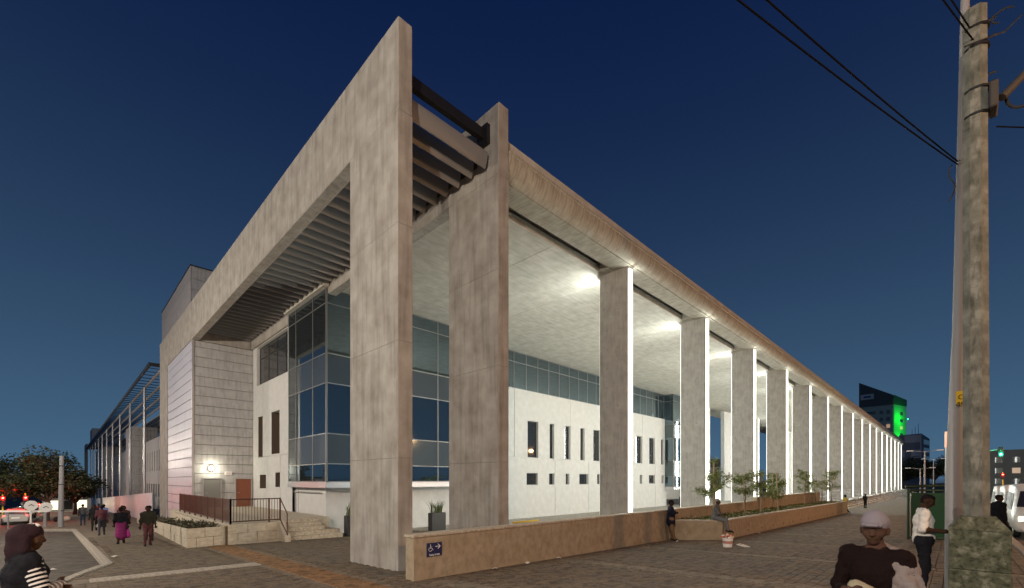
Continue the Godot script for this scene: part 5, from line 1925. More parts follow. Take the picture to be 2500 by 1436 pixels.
func utility_poles() -> void:
	var base := at(11.4, -0.28, G(11.4, -0.28))
	var t := thing("concrete_pole", "thick mottled concrete utility pole on a mossy square plinth", "utility pole", base)
	var y0 := base.y
	var b := B.new()
	b.bevel(11.0, 11.78, y0 - 0.2, y0 + 0.62, -0.66, 0.1, 0.02)
	var pl := obj("plinth", b, M.plinth, t)
	b = B.new()
	b.bevel(11.005, 11.775, y0 + 0.622, y0 + 1.31, -0.655, 0.095, 0.015)
	obj("plinth_block", b, M.plinth, pl)
	b = B.new()
	var ya := y0 + 1.312
	var lowp := [at(11.0, 0.1, ya), at(11.0, -0.66, ya), at(11.78, -0.66, ya), at(11.78, 0.1, ya)]
	var topp := [at(11.16, -0.06, ya + 0.22), at(11.16, -0.5, ya + 0.22), at(11.62, -0.5, ya + 0.22), at(11.62, -0.06, ya + 0.22)]
	for i in 4:
		var k := (i + 1) % 4
		b.nquad(lowp[i], lowp[k], topp[k], topp[i], (lowp[i] + lowp[k]) / 2 - at(11.4, -0.28, ya) + Vector3(0, 0.3, 0))
	b.nquad(topp[0], topp[1], topp[2], topp[3], Vector3.UP)
	obj("plinth_cap", b, M.plinth, pl)
	b = B.new()
	var px := 11.5
	var pv := -0.255
	var ring := []
	for s in 2:
		var hw: float = [0.17, 0.155][s]
		var y: float = [ya + 0.2, 10.33][s]
		var r := []
		for i in 8:  # octagon of flattened corners
			var a := TAU * (i + 0.5) / 8
			r.append(at(px + cos(a) * hw * 1.08, pv + sin(a) * hw * 1.08 + (0.02 if s else 0.0), y))
		ring.append(r)
	for i in 8:
		var k := (i + 1) % 8
		b.nquad(ring[0][i], ring[0][k], ring[1][k], ring[1][i], (ring[0][i] + ring[0][k]) / 2 - at(px, pv, ring[0][0].y))
	for i in range(1, 7):
		b.ntri(ring[1][0], ring[1][i], ring[1][i + 1], Vector3.UP)
	obj("shaft", b, M.old_pole, t)
	for q in [[9.6, 0.176], [9.95, 0.174], [8.85, 0.178], [8.4, 0.18]]:
		b = B.new()
		b.tube([at(px, pv, q[0]), at(px, pv, q[0] + 0.04)], [q[1], q[1]], 14)
		obj("steel_band", b, M.black_steel, t)
	for y in [8.95, 9.1, 9.75, 10.05]:
		b = B.new()
		b.tube([at(px, -0.4, y), at(px, -0.5, y)], [0.018, 0.018], 6)
		obj("bolt", b, M.black_steel, t)
	b = B.new()
	b.bevel(11.3, 11.7, 8.4, 8.85, -0.52, -0.41, 0.02)
	var br := obj("clamp_plate", b, M.shaded_steel, t)
	b = B.new()
	b.tube([at(11.42, -0.56, 8.55), at(11.7, -1.1, 9.2), at(12.1, -1.9, 10.1)], [0.07, 0.055, 0.05], 8)
	obj("cross_arm", b, M.shaded_steel, br)
	b = B.new()
	var lp := []
	for i in 15:
		var a := lerpf(-2.0, 3.2, i / 14.0)
		lp.append(at(11.6 + 0.03 * i / 14.0, -0.82 + cos(a) * 0.2, 8.62 + sin(a) * 0.26))
	b.tube(lp, lp.map(func(_p): return 0.024), 8)
	obj("cable_loop", b, M.rubber, br)
	b = B.new()
	lp = []
	for i in 12:
		var a := lerpf(-1.2, 2.6, i / 11.0)
		lp.append(at(11.45, -0.58 + cos(a) * 0.14, 9.98 + sin(a) * 0.1))
	b.tube(lp, lp.map(func(_p): return 0.014), 6)
	obj("cable_loop", b, M.rubber, t)
	b = B.new()
	b.tube([at(11.25, -0.1, 9.62), at(11.5, -0.6, 9.72), at(11.55, -0.8, 9.9)], [0.014, 0.014, 0.01], 6)
	obj("wire_end", b, M.rubber, t)
	# slender pole behind
	var sb := at(12.72, 0.0, G(12.72, 0.0))
	var s := thing("steel_pole", "slender grey tapered pole with yellow number plate behind concrete pole", "utility pole", sb)
	b = B.new()
	b.tube([sb, sb + Vector3(0, 2.2, 0), at(12.74, -0.06, 5.0), at(12.8, -0.16, 14.5)], [0.175, 0.165, 0.12, 0.045], 14)
	obj("shaft", b, M.street_steel, s)
	b = B.new()
	b.bevel(12.55, 12.56, 3.44, 3.72, -0.13, 0.0, 0.002)
	var plate := obj("number_plate", b, M.yellow_plate, s)
	letters("C", 0.09, at(12.545, -0.065, 3.6), -PI / 2, M.black_print, plate)
	letters("49", 0.09, at(12.545, -0.065, 3.46), -PI / 2, M.black_print, plate)
	b = B.new()
	lp = []
	for i in 9:
		lp.append(at(12.62, 0.06 + 0.05 * sin(i * 0.9), 8.3 - i * 0.09))
	b.tube(lp, lp.map(func(_p): return 0.012), 5)
	obj("loose_wire", b, M.rubber, s)
	# overhead wires
	var spans := [[at(12.68, -0.02, 8.36), at(1.6, 3.2, 8.42), "upper twin wire running from the slender pole over the paving"], [at(12.68, -0.02, 8.3), at(1.4, 3.4, 8.15), "lower twin wire running from the slender pole over the paving"],
		[at(11.42, -0.2, 9.95), at(3.0, 2.6, 12.2), "black service cable strung from the concrete pole top"], [at(11.42, -0.24, 9.72), at(2.6, 2.8, 11.6), "lower black service cable strung from concrete pole"],
		[at(11.45, -0.5, 8.1), at(30.0, -16.0, 9.6), "thin wire leaving the concrete pole over the road"]]
	for q in spans:
		b = B.new()
		var pts := []
		for i in 17:
			var f := i / 16.0
			pts.append(q[0].lerp(q[1], f) - Vector3(0, 0.5 * f * (1 - f), 0))
		b.tube(pts, pts.map(func(_p): return 0.012), 6)
		tag(obj("overhead_wire", b, M.cable), q[2], "wire", "overhead wires")


func ring_car(z: float, y0: float, yb: float, y1: float, w0: float, wb: float, w1: float) -> Array:
	var r := []
	for p in [[-w0 * 0.9, y0], [-w0, y0 + 0.12], [-wb, (y0 + yb) * 0.5 + 0.05], [-wb * 0.985, yb], [-w1, y1 - 0.07], [-w1 * 0.86, y1 - 0.01], [-w1 * 0.45, y1 + 0.015]]:
		r.append(Vector3(p[0], p[1], z))
	for i in range(6, -1, -1):
		r.append(Vector3(-r[i].x, r[i].y, z))
	return r


func loft(rings: Array) -> Mesh:
	var st := SurfaceTool.new()
	st.begin(Mesh.PRIMITIVE_TRIANGLES)
	st.set_smooth_group(0)
	for i in rings.size() - 1:
		var a: Array = rings[i]
		var c: Array = rings[i + 1]
		for k in a.size():
			var k2 := (k + 1) % a.size()
			for p in [a[k], c[k], c[k2], a[k], c[k2], a[k2]]:
				st.add_vertex(p)
	st.set_smooth_group(-1)
	for e in [0, rings.size() - 1]:
		var a: Array = rings[e]
		for k in range(1, a.size() - 1):
			for p in ([a[0], a[k], a[k + 1]] if e == 0 else [a[0], a[k + 1], a[k]]):
				st.add_vertex(p)
	st.generate_normals()
	return st.commit()


# a road vehicle with its nose towards -z
func vehicle(called: String, label: String, cat: String, pos: Vector3, turn: float, bus: bool, paint: Material, group := "") -> void:
	var t := thing(called, label, cat, pos, turn, group)
	var rings := []
	var L := 5.0 if bus else 4.0
	if bus:
		for q in [[-2.5, 0.35, 0.75, 0.85, 0.74, 0.76, 0.66], [-2.4, 0.3, 0.95, 1.1, 0.84, 0.88, 0.76], [-1.95, 0.28, 1.1, 1.3, 0.92, 0.94, 0.82], [-1.25, 0.28, 1.15, 2.12, 0.93, 0.95, 0.78], [-0.7, 0.28, 1.15, 2.36, 0.93, 0.95, 0.8], [0.5, 0.28, 1.15, 2.4, 0.93, 0.95, 0.81], [2.2, 0.3, 1.15, 2.38, 0.93, 0.95, 0.8], [2.45, 0.34, 1.12, 2.28, 0.9, 0.93, 0.76], [2.5, 0.4, 1.1, 2.15, 0.85, 0.9, 0.7]]:
			rings.append(ring_car(q[0], q[1], q[2], q[3], q[4], q[5], q[6]))
	else:
		for q in [[-2.0, 0.32, 0.6, 0.68, 0.7, 0.72, 0.6], [-1.9, 0.25, 0.7, 0.8, 0.8, 0.82, 0.68], [-1.2, 0.22, 0.85, 0.95, 0.82, 0.84, 0.72], [-0.75, 0.22, 0.9, 1.02, 0.82, 0.84, 0.7], [0.0, 0.22, 0.92, 1.42, 0.82, 0.85, 0.6], [0.8, 0.22, 0.93, 1.46, 0.82, 0.85, 0.62], [1.5, 0.24, 0.94, 1.36, 0.82, 0.84, 0.6], [1.88, 0.28, 0.93, 1.05, 0.8, 0.82, 0.64], [2.0, 0.36, 0.85, 0.92, 0.74, 0.77, 0.62]]:
			rings.append(ring_car(q[0], q[1], q[2], q[3], q[4], q[5], q[6]))
	var body := inst("body", loft(rings), paint, t, false)
	for sx in [-1.0, 1.0]:  # side windows, set just proud of the panel
		var rows := [[-1.05, -0.1], [0.0, 0.85], [0.95, 1.75], [1.83, 2.28]] if bus else [[-0.35, 0.35], [0.42, 1.1], [1.16, 1.5]]
		for r in rows:
			var b := B.new()
			var y0 := 1.2 if bus else 0.97
			var y1 := 1.98 if bus else 1.3
			var x0 := 0.955 if bus else 0.85
			var x1 := 0.855 if bus else 0.69
			var cut: float = 0.3 if r[0] < -0.3 else 0.0
			b.nquad(Vector3(sx * x0, y0, r[0]), Vector3(sx * x0, y0, r[1]), Vector3(sx * x1, y1, r[1]), Vector3(sx * x1, y1, r[0] + cut), Vector3(sx, 0.2, 0))
			obj("side_window", b, M.car_glass, body, false)
	var b := B.new()
	if bus:
		b.nquad(Vector3(-0.83, 1.38, -1.92), Vector3(0.83, 1.38, -1.92), Vector3(0.68, 2.08, -1.33), Vector3(-0.68, 2.08, -1.33), Vector3(0, 0.5, -1))
	else:
		b.nquad(Vector3(-0.7, 1.0, -0.8), Vector3(0.7, 1.0, -0.8), Vector3(0.55, 1.4, -0.08), Vector3(-0.55, 1.4, -0.08), Vector3(0, 0.5, -1))
	obj("windscreen", b, M.car_glass, body, false)
	b = B.new()
	if bus:
		b.bx(-0.68, 0.68, 1.25, 1.98, 2.49, 2.51)
	else:
		b.nquad(Vector3(-0.58, 1.06, 1.905), Vector3(0.58, 1.06, 1.905), Vector3(0.5, 1.34, 1.56), Vector3(-0.5, 1.34, 1.56), Vector3(0, 0.3, 1))
	obj("rear_window", b, M.car_glass, body, false)
	for sx in [-1.0, 1.0]:
		b = B.new()
		if bus:
			b.cham(Transform3D(Basis(), Vector3(sx * 0.66, 0.86, -2.42)), Vector3(0.15, 0.11, 0.07), 0.03)
			obj("headlight", b, M.head_white, body, false)
			b = B.new()
			b.cham(Transform3D(Basis(), Vector3(sx * 0.84, 1.0, 2.48)), Vector3(0.06, 0.2, 0.04), 0.02)
			obj("tail_light", b, M.tail_red, body, false)
		else:
			b.cham(Transform3D(Basis(), Vector3(sx * 0.62, 0.66, -1.93)), Vector3(0.14, 0.08, 0.07), 0.03)
			obj("headlight", b, M.car_glass, body, false)
			b = B.new()
			b.cham(Transform3D(Basis(), Vector3(sx * 0.7, 0.82, 1.93)), Vector3(0.09, 0.13, 0.06), 0.03)
			obj("tail_light", b, M.tail_red, body, false)
	b = B.new()
	b.bx(-0.26, 0.26, 0.62, 0.74, L / 2 - 0.03, L / 2 + 0.015)
	b.bx(-0.26, 0.26, 0.5, 0.61, -L / 2 - 0.02, -L / 2 + 0.05)
	obj("number_plate", b, M.white_paint, body, false)
	for z in ([-1.55, 1.45] if bus else [-1.25, 1.25]):
		for sx in [-1.0, 1.0]:
			b = B.new()
			b.tube([Vector3(sx * 0.68, 0.31, z), Vector3(sx * 0.72, 0.31, z), Vector3(sx * 0.88, 0.31, z), Vector3(sx * 0.91, 0.31, z)], [0.25, 0.31, 0.31, 0.27], 18)
			var wh := obj("wheel", b, M.rubber, t, false)
			b = B.new()
			b.tube([Vector3(sx * 0.9, 0.31, z), Vector3(sx * 0.925, 0.31, z)], [0.19, 0.16], 14)
			obj("rim", b, M.galvanised, wh, false)


func traffic_light(label: String, u: float, v: float, head_y: float, face: Vector2, lit: int, energy: float, arm := 0.0) -> void:
	var g := G(u, v) - 0.05
	var d := Vector3(face.x, 0, -face.y).normalized()
	var side := d.cross(Vector3.UP)
	var base := at(u, v, g)
	var t := thing("traffic_light", label, "traffic light", base, 0.0, "traffic lights")
	var b := B.new()
	var foot := base + side * arm
	b.tube([foot, Vector3(foot.x, head_y + 0.4, foot.z)], [0.07, 0.055], 8)
	if absf(arm) > 0.1:
		b.tube([Vector3(foot.x, head_y + 0.3, foot.z), Vector3(base.x, head_y + 0.5, base.z)], [0.045, 0.04], 8)
	obj("pole", b, M.yellow_plate if arm == 0 else M.street_steel, t)
	var c := Vector3(base.x, head_y, base.z) + d * 0.16
	b = B.new()
	var basis := Basis(side, Vector3.UP, -d)
	var mid := c + Vector3(0, -0.27 * (0 if lit == 1 else (-1 if lit == 2 else 1)), 0)
	b.cham(Transform3D(basis, mid), Vector3(0.17, 0.47, 0.1), 0.03)
	var hd := obj("signal_head", b, M.black_steel, t)
	for i in 3:
		b = B.new()
		var p := mid + Vector3(0, 0.27 - 0.27 * i, 0) + d * 0.105
		b.tube([p, p + d * 0.03], [0.1, 0.07], 14)
		var m: Material = M.car_glass
		if i == 0 and lit == 0:
			m = M.lamp_red
		elif i == 2 and lit == 2:
			m = M.lamp_green
		obj("signal_lens", b, m, hd)
		b = B.new()
		b.tube([p + Vector3(0, 0.1, 0) - side * 0.1, p + Vector3(0, 0.125, 0) + d * 0.12, p + Vector3(0, 0.1, 0) + side * 0.1], [0.012, 0.012, 0.012], 5)
		obj("visor", b, M.black_steel, hd)
	var lp := mid + Vector3(0, 0.27 if lit == 0 else -0.27, 0) + d * 0.2
	omni("signal_light", lp, Color(1, 0.08, 0.05) if lit == 0 else Color(0.1, 1.0, 0.65), energy, 0.1, t)


func right_street() -> void:
	var t := thing("street_panel", "green framed street panel with a projecting top rail on the pavement", "street panel", at(25.0, 1.3, G(25, 1.3)))
	var g := G(25, 1.3)
	var b := B.new()
	var a := Vector2(24.9, 1.42)
	var c := Vector2(25.4, -0.25)
	b.tube([at(a.x, a.y, g), at(a.x, a.y, g + 1.95), at(lerpf(a.x, c.x, 0.06), lerpf(a.y, c.y, 0.06), g + 2.05), at(lerpf(a.x, c.x, 0.94), lerpf(a.y, c.y, 0.94), g + 2.05), at(c.x, c.y, g + 1.95), at(c.x, c.y, g)], [0.05, 0.05, 0.05, 0.05, 0.05, 0.05], 8)
	obj("frame", b, M.green_metal, t)
	b = B.new()
	b.tube([at(a.x, a.y, g + 0.08), at(c.x, c.y, g + 0.08)], [0.05, 0.05], 8)
	obj("bottom_rail", b, M.green_metal, t)
	b = B.new()
	run(b, a.lerp(c, 0.05), a.lerp(c, 0.95), 0.03, g + 1.95, g + 1.95, g + 0.14, g + 0.14)
	obj("panel", b, M.green_panel, t)
	b = B.new()
	b.tube([at(a.x - 0.1, a.y + 0.08, g + 2.2), at(c.x + 0.4, c.y - 0.6, g + 2.3)], [0.06, 0.06], 8)
	b.tube([at(a.x, a.y, g + 2.0), at(a.x, a.y, g + 2.2)], [0.03, 0.03], 6)
	obj("top_rail", b, M.green_metal, t)
	var white := mk("van_white", lin(0.62, 0.61, 0.58), 0.25)
	white.clearcoat_enabled = true
	for q in [[32.0, -2.75, "white minibus with lit headlights stopped at the kerb"], [38.6, -2.75, "white minibus waiting behind the front minibus"], [45.5, -2.75, "white minibus third in the kerbside queue"]]:
		vehicle("minibus", q[2], "minibus", at(q[0], q[1], G(q[0], q[1]) - 0.14), PI / 2, true, white, "minibuses queued along the kerb")
	traffic_light("traffic light showing green over the colonnade street", 66.6, -3.2, 4.55, Vector2(-1, 0.05), 2, 9.0, 2.2)
	traffic_light("traffic light showing red farther along the colonnade street", 103.8, -5.2, 2.85, Vector2(-1, 0.05), 0, 9.0)
	# banner mast
	t = thing("banner_mast", "white mast with blue and rust banners and a lit copper column", "banner mast", at(55.8, 0.6, G(55.8, 0.6)))
	var y := G(55.8, 0.6)
	b = B.new()
	b.tube([at(55.8, 0.6, y), at(55.8, 0.6, 4.9)], [0.12, 0.1], 10)
	obj("mast", b, M.white_paint, t)
	mk("banner_blue", lin(0.01, 0.06, 0.28), 0.6)
	mk("banner_rust", lin(0.25, 0.06, 0.03), 0.6)
	glow("lamp_copper", Color(1.0, 0.6, 0.38), 0.9)
	for q in [[4.78, 3.3, "banner_blue"], [3.25, 2.75, "banner_blue"], [2.7, 1.9, "banner_rust"]]:
		b = B.new()
		run(b, Vector2(55.85, 0.45), Vector2(56.3, -1.2), 0.03, q[0], q[0], q[1], q[1])
		obj("banner", b, M[q[2]], t)
	b = B.new()
	b.tube([at(55.8, 0.6, 4.9), at(55.8, 0.6, 6.3)], [0.13, 0.12], 12)
	obj("lamp_column", b, M.lamp_copper, t)
	# plain lamp posts farther off
	for q in [[81.6, 2.98, 7.0, "double-headed lamp post with bare arms past the banner mast"], [123.7, 3.2, 7.6, "tall lamp post with two arms before the dark trees"], [100.0, 4.2, 5.2, "short lamp post with globe heads before the dark trees"]]:
		t = thing("lamp_post", q[3], "lamp post", at(q[0], q[1], G(q[0], q[1])), 0.0, "lamp posts down the colonnade street")
		var p := at(q[0], q[1], G(q[0], q[1]))
		b = B.new()
		b.tube([p, p + Vector3(0, q[2], 0)], [0.12, 0.07], 8)
		obj("pole", b, M.street_steel, t)
		for sx in [-1.0, 1.0]:
			b = B.new()
			var e := p + Vector3(0.1, q[2] + 0.15, sx * 1.5)
			b.tube([p + Vector3(0, q[2], 0), e], [0.04, 0.035], 6)
			obj("arm", b, M.street_steel, t)
			b = B.new()
			b.cham(Transform3D(Basis(), e), Vector3(0.13, 0.06, 0.35), 0.03)
			obj("lamp_head", b, M.white_paint, t)
	# trees closing the street
	var i := 0
	for q in [[212.0, 13.5, 12.0], [218.0, 5.5, 13.0], [209.0, -1.0, 11.5], [232.0, -9.0, 13.0]]:
		big_tree(at(q[0], q[1], G(q[0], q[1])), q[2], 9.0, 900 + i, ["dark tree below the tiled office block", "dark broad tree behind the lamp posts", "dark tree closing the street beyond the banner mast", "dark tree beyond the minibus queue"][i], "dark trees closing the colonnade street", 4000, 0.8)
		i += 1


func big_tree(base: Vector3, h: float, spread: float, seed_: int, label: String, group: String, leaves: int, size: float) -> void:
	var r := RandomNumberGenerator.new()
	r.seed = seed_
	var t := thing("tree", label, "tree", base, 0.0, group)
	var b := B.new()
	var fork := Vector3(r.randf_range(-0.4, 0.4), h * 0.28, r.randf_range(-0.4, 0.4))
	b.tube([Vector3(0, -0.3, 0), Vector3(0.1, h * 0.1, 0), fork], [h * 0.05, h * 0.036, h * 0.03], 9)
	var clumps := []
	for i in 11:
		var a := TAU * i / 11.0 + r.randf_range(-0.3, 0.3)
		var e := Vector3(cos(a) * spread * r.randf_range(0.3, 0.55), h * r.randf_range(0.5, 0.92), sin(a) * spread * r.randf_range(0.3, 0.55))
		var m := fork.lerp(e, 0.5) + Vector3(0, h * 0.05, 0)
		b.tube([fork, m, e], [h * 0.018, h * 0.011, h * 0.004], 6)
		clumps.append([e, spread * r.randf_range(0.17, 0.28)])
		clumps.append([m + Vector3(r.randf_range(-1, 1), r.randf_range(0, 1), r.randf_range(-1, 1)) * spread * 0.12, spread * 0.17])
	obj("trunk", b, M.bark, t, false)
	b = B.new()
	var cols := [Color(0.035, 0.045, 0.016), Color(0.05, 0.06, 0.022), Color(0.065, 0.068, 0.028), Color(0.028, 0.034, 0.014)]
	for i in leaves:
		var q: Array = clumps[r.randi() % clumps.size()]
		var d := Vector3(r.randfn(), r.randfn() * 0.7, r.randfn()).normalized()
		leaf_quad(b, q[0] + d * q[1] * pow(r.randf(), 0.45), size, cols[r.randi() % 4], r)
	obj("crown", b, M.leaf, t, false)


func left_street() -> void:
	big_tree(at(-1.2, 65.5, G(-1.2, 65.5)), 6.9, 6.0, 41, "large dark spreading tree on the side-street pavement", "side-street trees", 15000, 0.26)
	big_tree(at(-6.0, 76.0, G(-6, 76)), 6.8, 6.0, 43, "dark tree leaning over the road behind the large tree", "side-street trees", 7000, 0.3)
	big_tree(at(1.3, 91.0, G(1.3, 91)), 5.8, 5.0, 47, "dark tree standing beside the white fence", "side-street trees", 5000, 0.34)
	big_tree(at(2.4, 150.0, G(2.4, 150)), 8.0, 6.0, 53, "tall dark tree near the end frame of the long wing", "side-street trees", 3500, 0.45)
	var p := at(-0.05, 48.15, G(-0.05, 48.15))
	var t := thing("timber_pole", "weathered grey utility pole at the parking bay kerb", "utility pole", p)
	var b := B.new()
	b.tube([p, p + Vector3(0.02, 2.6, 0), p + Vector3(0.06, 5.4, 0)], [0.17, 0.15, 0.12], 10)
	obj("shaft", b, M.street_steel, t)
	for y in [1.2, 3.2, 4.6]:
		b = B.new()
		b.tube([p + Vector3(0.03, y, 0), p + Vector3(0.03, y + 0.06, 0)], [0.165, 0.165], 12)
		obj("steel_band", b, M.black_steel, t)
	b = B.new()
	b.tube([p + Vector3(0, 5.0, 0), p + Vector3(-0.5, 5.35, 0.35), p + Vector3(-0.6, 5.6, 0.4)], [0.012, 0.012, 0.008], 5)
	obj("wire_end", b, M.cable, t)
	for q in [[-1.67, 50.3, 1.55, "round white road sign on a white post at the bay"], [-0.87, 49.25, 1.4, "thin dark post with small pale sign beside the round sign"], [-3.2, 78.0, 1.6, "white road sign down the side street near the cars"]]:
		p = at(q[0], q[1], G(q[0], q[1]))
		t = thing("road_sign", q[3], "road sign", p, 0.0, "road signs on the side street")
		b = B.new()
		b.tube([p, p + Vector3(0, q[2], 0)], [0.06, 0.06], 8)
		obj("post", b, M.white_paint if "white post" in q[3] or "cars" in q[3] else M.street_steel, t)
		b = B.new()
		var c := p + Vector3(0.02, q[2] + 0.1, 0.07)
		b.tube([c, c + Vector3(0, 0, 0.03)], [0.38 if "round" in q[3] else 0.22, 0.38 if "round" in q[3] else 0.22], 20)
		obj("sign_face", b, M.white_paint, t)
		b = B.new()
		b.tube([c + Vector3(-0.15, -0.02, 0.033), c + Vector3(0.02, 0.07, 0.033), c + Vector3(0.16, -0.04, 0.033)], [0.025, 0.03, 0.025], 5)
		obj("sign_mark", b, M.black_print, t)
	t = thing("street_barrier", "white horizontal barrier rail on the posts beside the parking bay", "barrier", at(-2.5, 51.0, -1.8))
	b = B.new()
	run(b, Vector2(-4.4, 53.2), Vector2(-0.8, 49.6), 0.05, -0.36, -0.36, -0.5, -0.5)
	obj("rail", b, M.white_paint, t)
	for q in [[-4.2, 53.0], [-2.9, 51.7], [-0.95, 49.75]]:
		b = B.new()
		b.tube([at(q[0], q[1], G(q[0], q[1]) - 0.14), at(q[0], q[1], -0.38)], [0.045, 0.045], 8)
		obj("post", b, M.street_steel, t)
	traffic_light("red traffic light on the kerb beside the large tree", -2.4, 62.0, 0.33, Vector2(0.1, -1), 0, 7.0)
	traffic_light("red traffic light on the far lane of the side street", -3.9, 63.4, 0.3, Vector2(0.1, -1), 0, 7.0)
	traffic_light("small red traffic light far down the side street", -3.94, 110.0, -2.1, Vector2(0.1, -1), 0, 8.0)
	traffic_light("red traffic light far down beside the tree trunk", -2.68, 109.0, -2.1, Vector2(0.1, -1), 0, 8.0)
	traffic_light("low red traffic light between the cars", -4.2, 89.4, -2.0, Vector2(0.1, -1), 0, 8.0)
	var silver := mk("car_silver", lin(0.45, 0.44, 0.42), 0.25, 0.4)
	silver.clearcoat_enabled = true
	var maroon := mk("car_maroon", lin(0.12, 0.02, 0.02), 0.25, 0.2)
	maroon.clearcoat_enabled = true
	for q in [[-2.95, 62.5, silver, "silver hatchback with tail lights on in the side street"], [-5.6, 66.0, maroon, "maroon hatchback beside the silver hatchback"], [-3.2, 74.0, maroon, "maroon hatchback ahead of the silver hatchback"], [-3.3, 86.0, silver, "silver hatchback far ahead near the small lights"]]:
		vehicle("hatchback_car", q[3], "car", at(q[0], q[1], G(q[0], q[1]) - 0.14), 0.0, false, q[2], "cars in the side street")
	# seller seated at the foot of the tree, with bundles
	for q in [[-0.2, 62.0, 0.5, "dark bundle of goods at the tree foot"], [0.3, 61.5, 0.4, "pale bundle of goods beside the dark bundle"]]:
		b = B.new()
		flesh(b, [[Vector3(-0.15, 0.2, 0), Vector3(0.15, 0.25, 0.1), 0.25, 0.22, Color(0.02, 0.02, 0.02) if "dark" in q[3].substr(0, 5) else Color(0.4, 0.36, 0.3)], [Vector3(0, 0.3, 0), Vector3(0.05, q[2], 0), 0.15, 0.1, Color(0.1, 0.04, 0.03)]], 0.05, 0.04)
		tag(b_obj("goods_bundle", b, M.body_paint, at(q[0], q[1], G(q[0], q[1])), 0.0), q[3], "bundle")
	# long board over the road far off and the lit shops beyond
	shop(at(0.8, 127.0, G(0.8, 127)), 7.0, 5.0, 3.4, "white lit shop front far down the side street", M.white_render)
	shop(at(-13.0, 125.0, G(-13, 125)), 9.0, 6.0, 5.0, "plain lit shop block across the side street", M.wall_render)
	shop(at(-26.0, 120.0, G(-26, 120)), 11.0, 6.0, 6.0, "dim lit shop block at the far crossing", M.stone_panel)


func shop(p: Vector3, w: float, d: float, h: float, label: String, m: Material) -> void:
	var t := thing("shop_building", label, "building", p, 0.0, "shops down the side street")
	var b := B.new()
	b.bevel(p.x - w / 2, p.x + w / 2, p.y - 0.5, p.y + h, -p.z, -p.z + d, 0.03)
	obj("wall", b, m, t)
	b = B.new()
	b.bevel(p.x - w / 2 - 0.2, p.x + w / 2 + 0.2, p.y + h, p.y + h + 0.3, -p.z - 0.4, -p.z + d + 0.1, 0.02)
	obj("roof", b, M.dark_frame, t)
	var n := int(w / 1.8)
	for i in n:
		b = B.new()
		var x := p.x - w / 2 + 0.4 + i * (w - 0.8) / n
		b.box(x, x + (w - 0.8) / n - 0.25, p.y + 0.3, p.y + 2.1, -p.z - 0.03, -p.z - 0.005)
		obj("lit_window", b, M.shop_lit if i % 3 != 1 else M.dark_glass, t)
	b = B.new()
	b.box(p.x - w * 0.35, p.x + w * 0.35, p.y + h - 0.95, p.y + h - 0.35, -p.z - 0.06, -p.z - 0.005)
	obj("sign_board", b, M.white_paint, t)
	area_light("shop_light", Vector3(p.x, p.y + 1.2, p.z + 0.1), Vector3(0, -0.2, 1), Vector2(w * 0.7, 1.6), Color(1, 0.9, 0.7), 12.0, t)


func fence() -> void:
	var t := thing("panel_fence", "long white panel fence stepping down beside the side street", "fence", at(6.0, 53.5, -1.3))
	var v := 53.5
	while v < 206:
		var e := v + 3.0
		var b := B.new()
		run(b, Vector2(5.95, e - 0.01), Vector2(5.95, v + 0.01), -0.06, 0.8 - (e - 53.5) * 0.0345, 0.8 - (v - 53.5) * 0.0345, G(6, e) - 0.2, G(6, v) - 0.2)
		obj("fence_panel", b, M.fence_white, t)
		v = e


func far_block(label: String, foot: Array, tops: Array, low: float, m: Material) -> Node3D:
	var t := thing("office_tower", label, "building", at(foot[0].x, foot[0].y, low))
	var b := B.new()
	var mid := Vector3.ZERO
	for f in foot:
		mid += at(f.x, f.y, 0) / foot.size()
	for i in foot.size():
		var k := (i + 1) % foot.size()
		b.nquad(at(foot[i].x, foot[i].y, low), at(foot[k].x, foot[k].y, low), at(foot[k].x, foot[k].y, tops[k]), at(foot[i].x, foot[i].y, tops[i]), (at(foot[i].x, foot[i].y, 0) + at(foot[k].x, foot[k].y, 0)) / 2 - mid)
	for i in range(1, foot.size() - 1):
		b.ntri(at(foot[0].x, foot[0].y, tops[0]), at(foot[i].x, foot[i].y, tops[i]), at(foot[i + 1].x, foot[i + 1].y, tops[i + 1]), Vector3.UP)
	obj("wall", b, m, t)
	return t


func face_box(parent: Node, called: String, a: Vector2, c: Vector2, f0: float, f1: float, y0: float, y1: float, out: float, m: Material) -> void:
	var b := B.new()
	var n := (c - a).normalized().orthogonal()
	if n.dot(-(a + c)) < 0:
		n = -n
	var p0 := a.lerp(c, f0)
	var p1 := a.lerp(c, f1)
	var q := [at(p0.x, p0.y, y0), at(p1.x, p1.y, y0), at(p1.x, p1.y, y1), at(p0.x, p0.y, y1)]
	var o := at(n.x, n.y, 0) * out
	var i := at(n.x, n.y, 0) * -0.2
	b.nquad(q[0] + o, q[1] + o, q[2] + o, q[3] + o, at(n.x, n.y, 0))
	for k in 4:
		var k2 := (k + 1) % 4
		b.nquad(q[k] + o, q[k2] + o, q[k2] + i, q[k] + i, (q[k] + q[k2] - q[0] - q[2]) + Vector3(0.001, 0, 0))
	obj(called, b, m, parent)


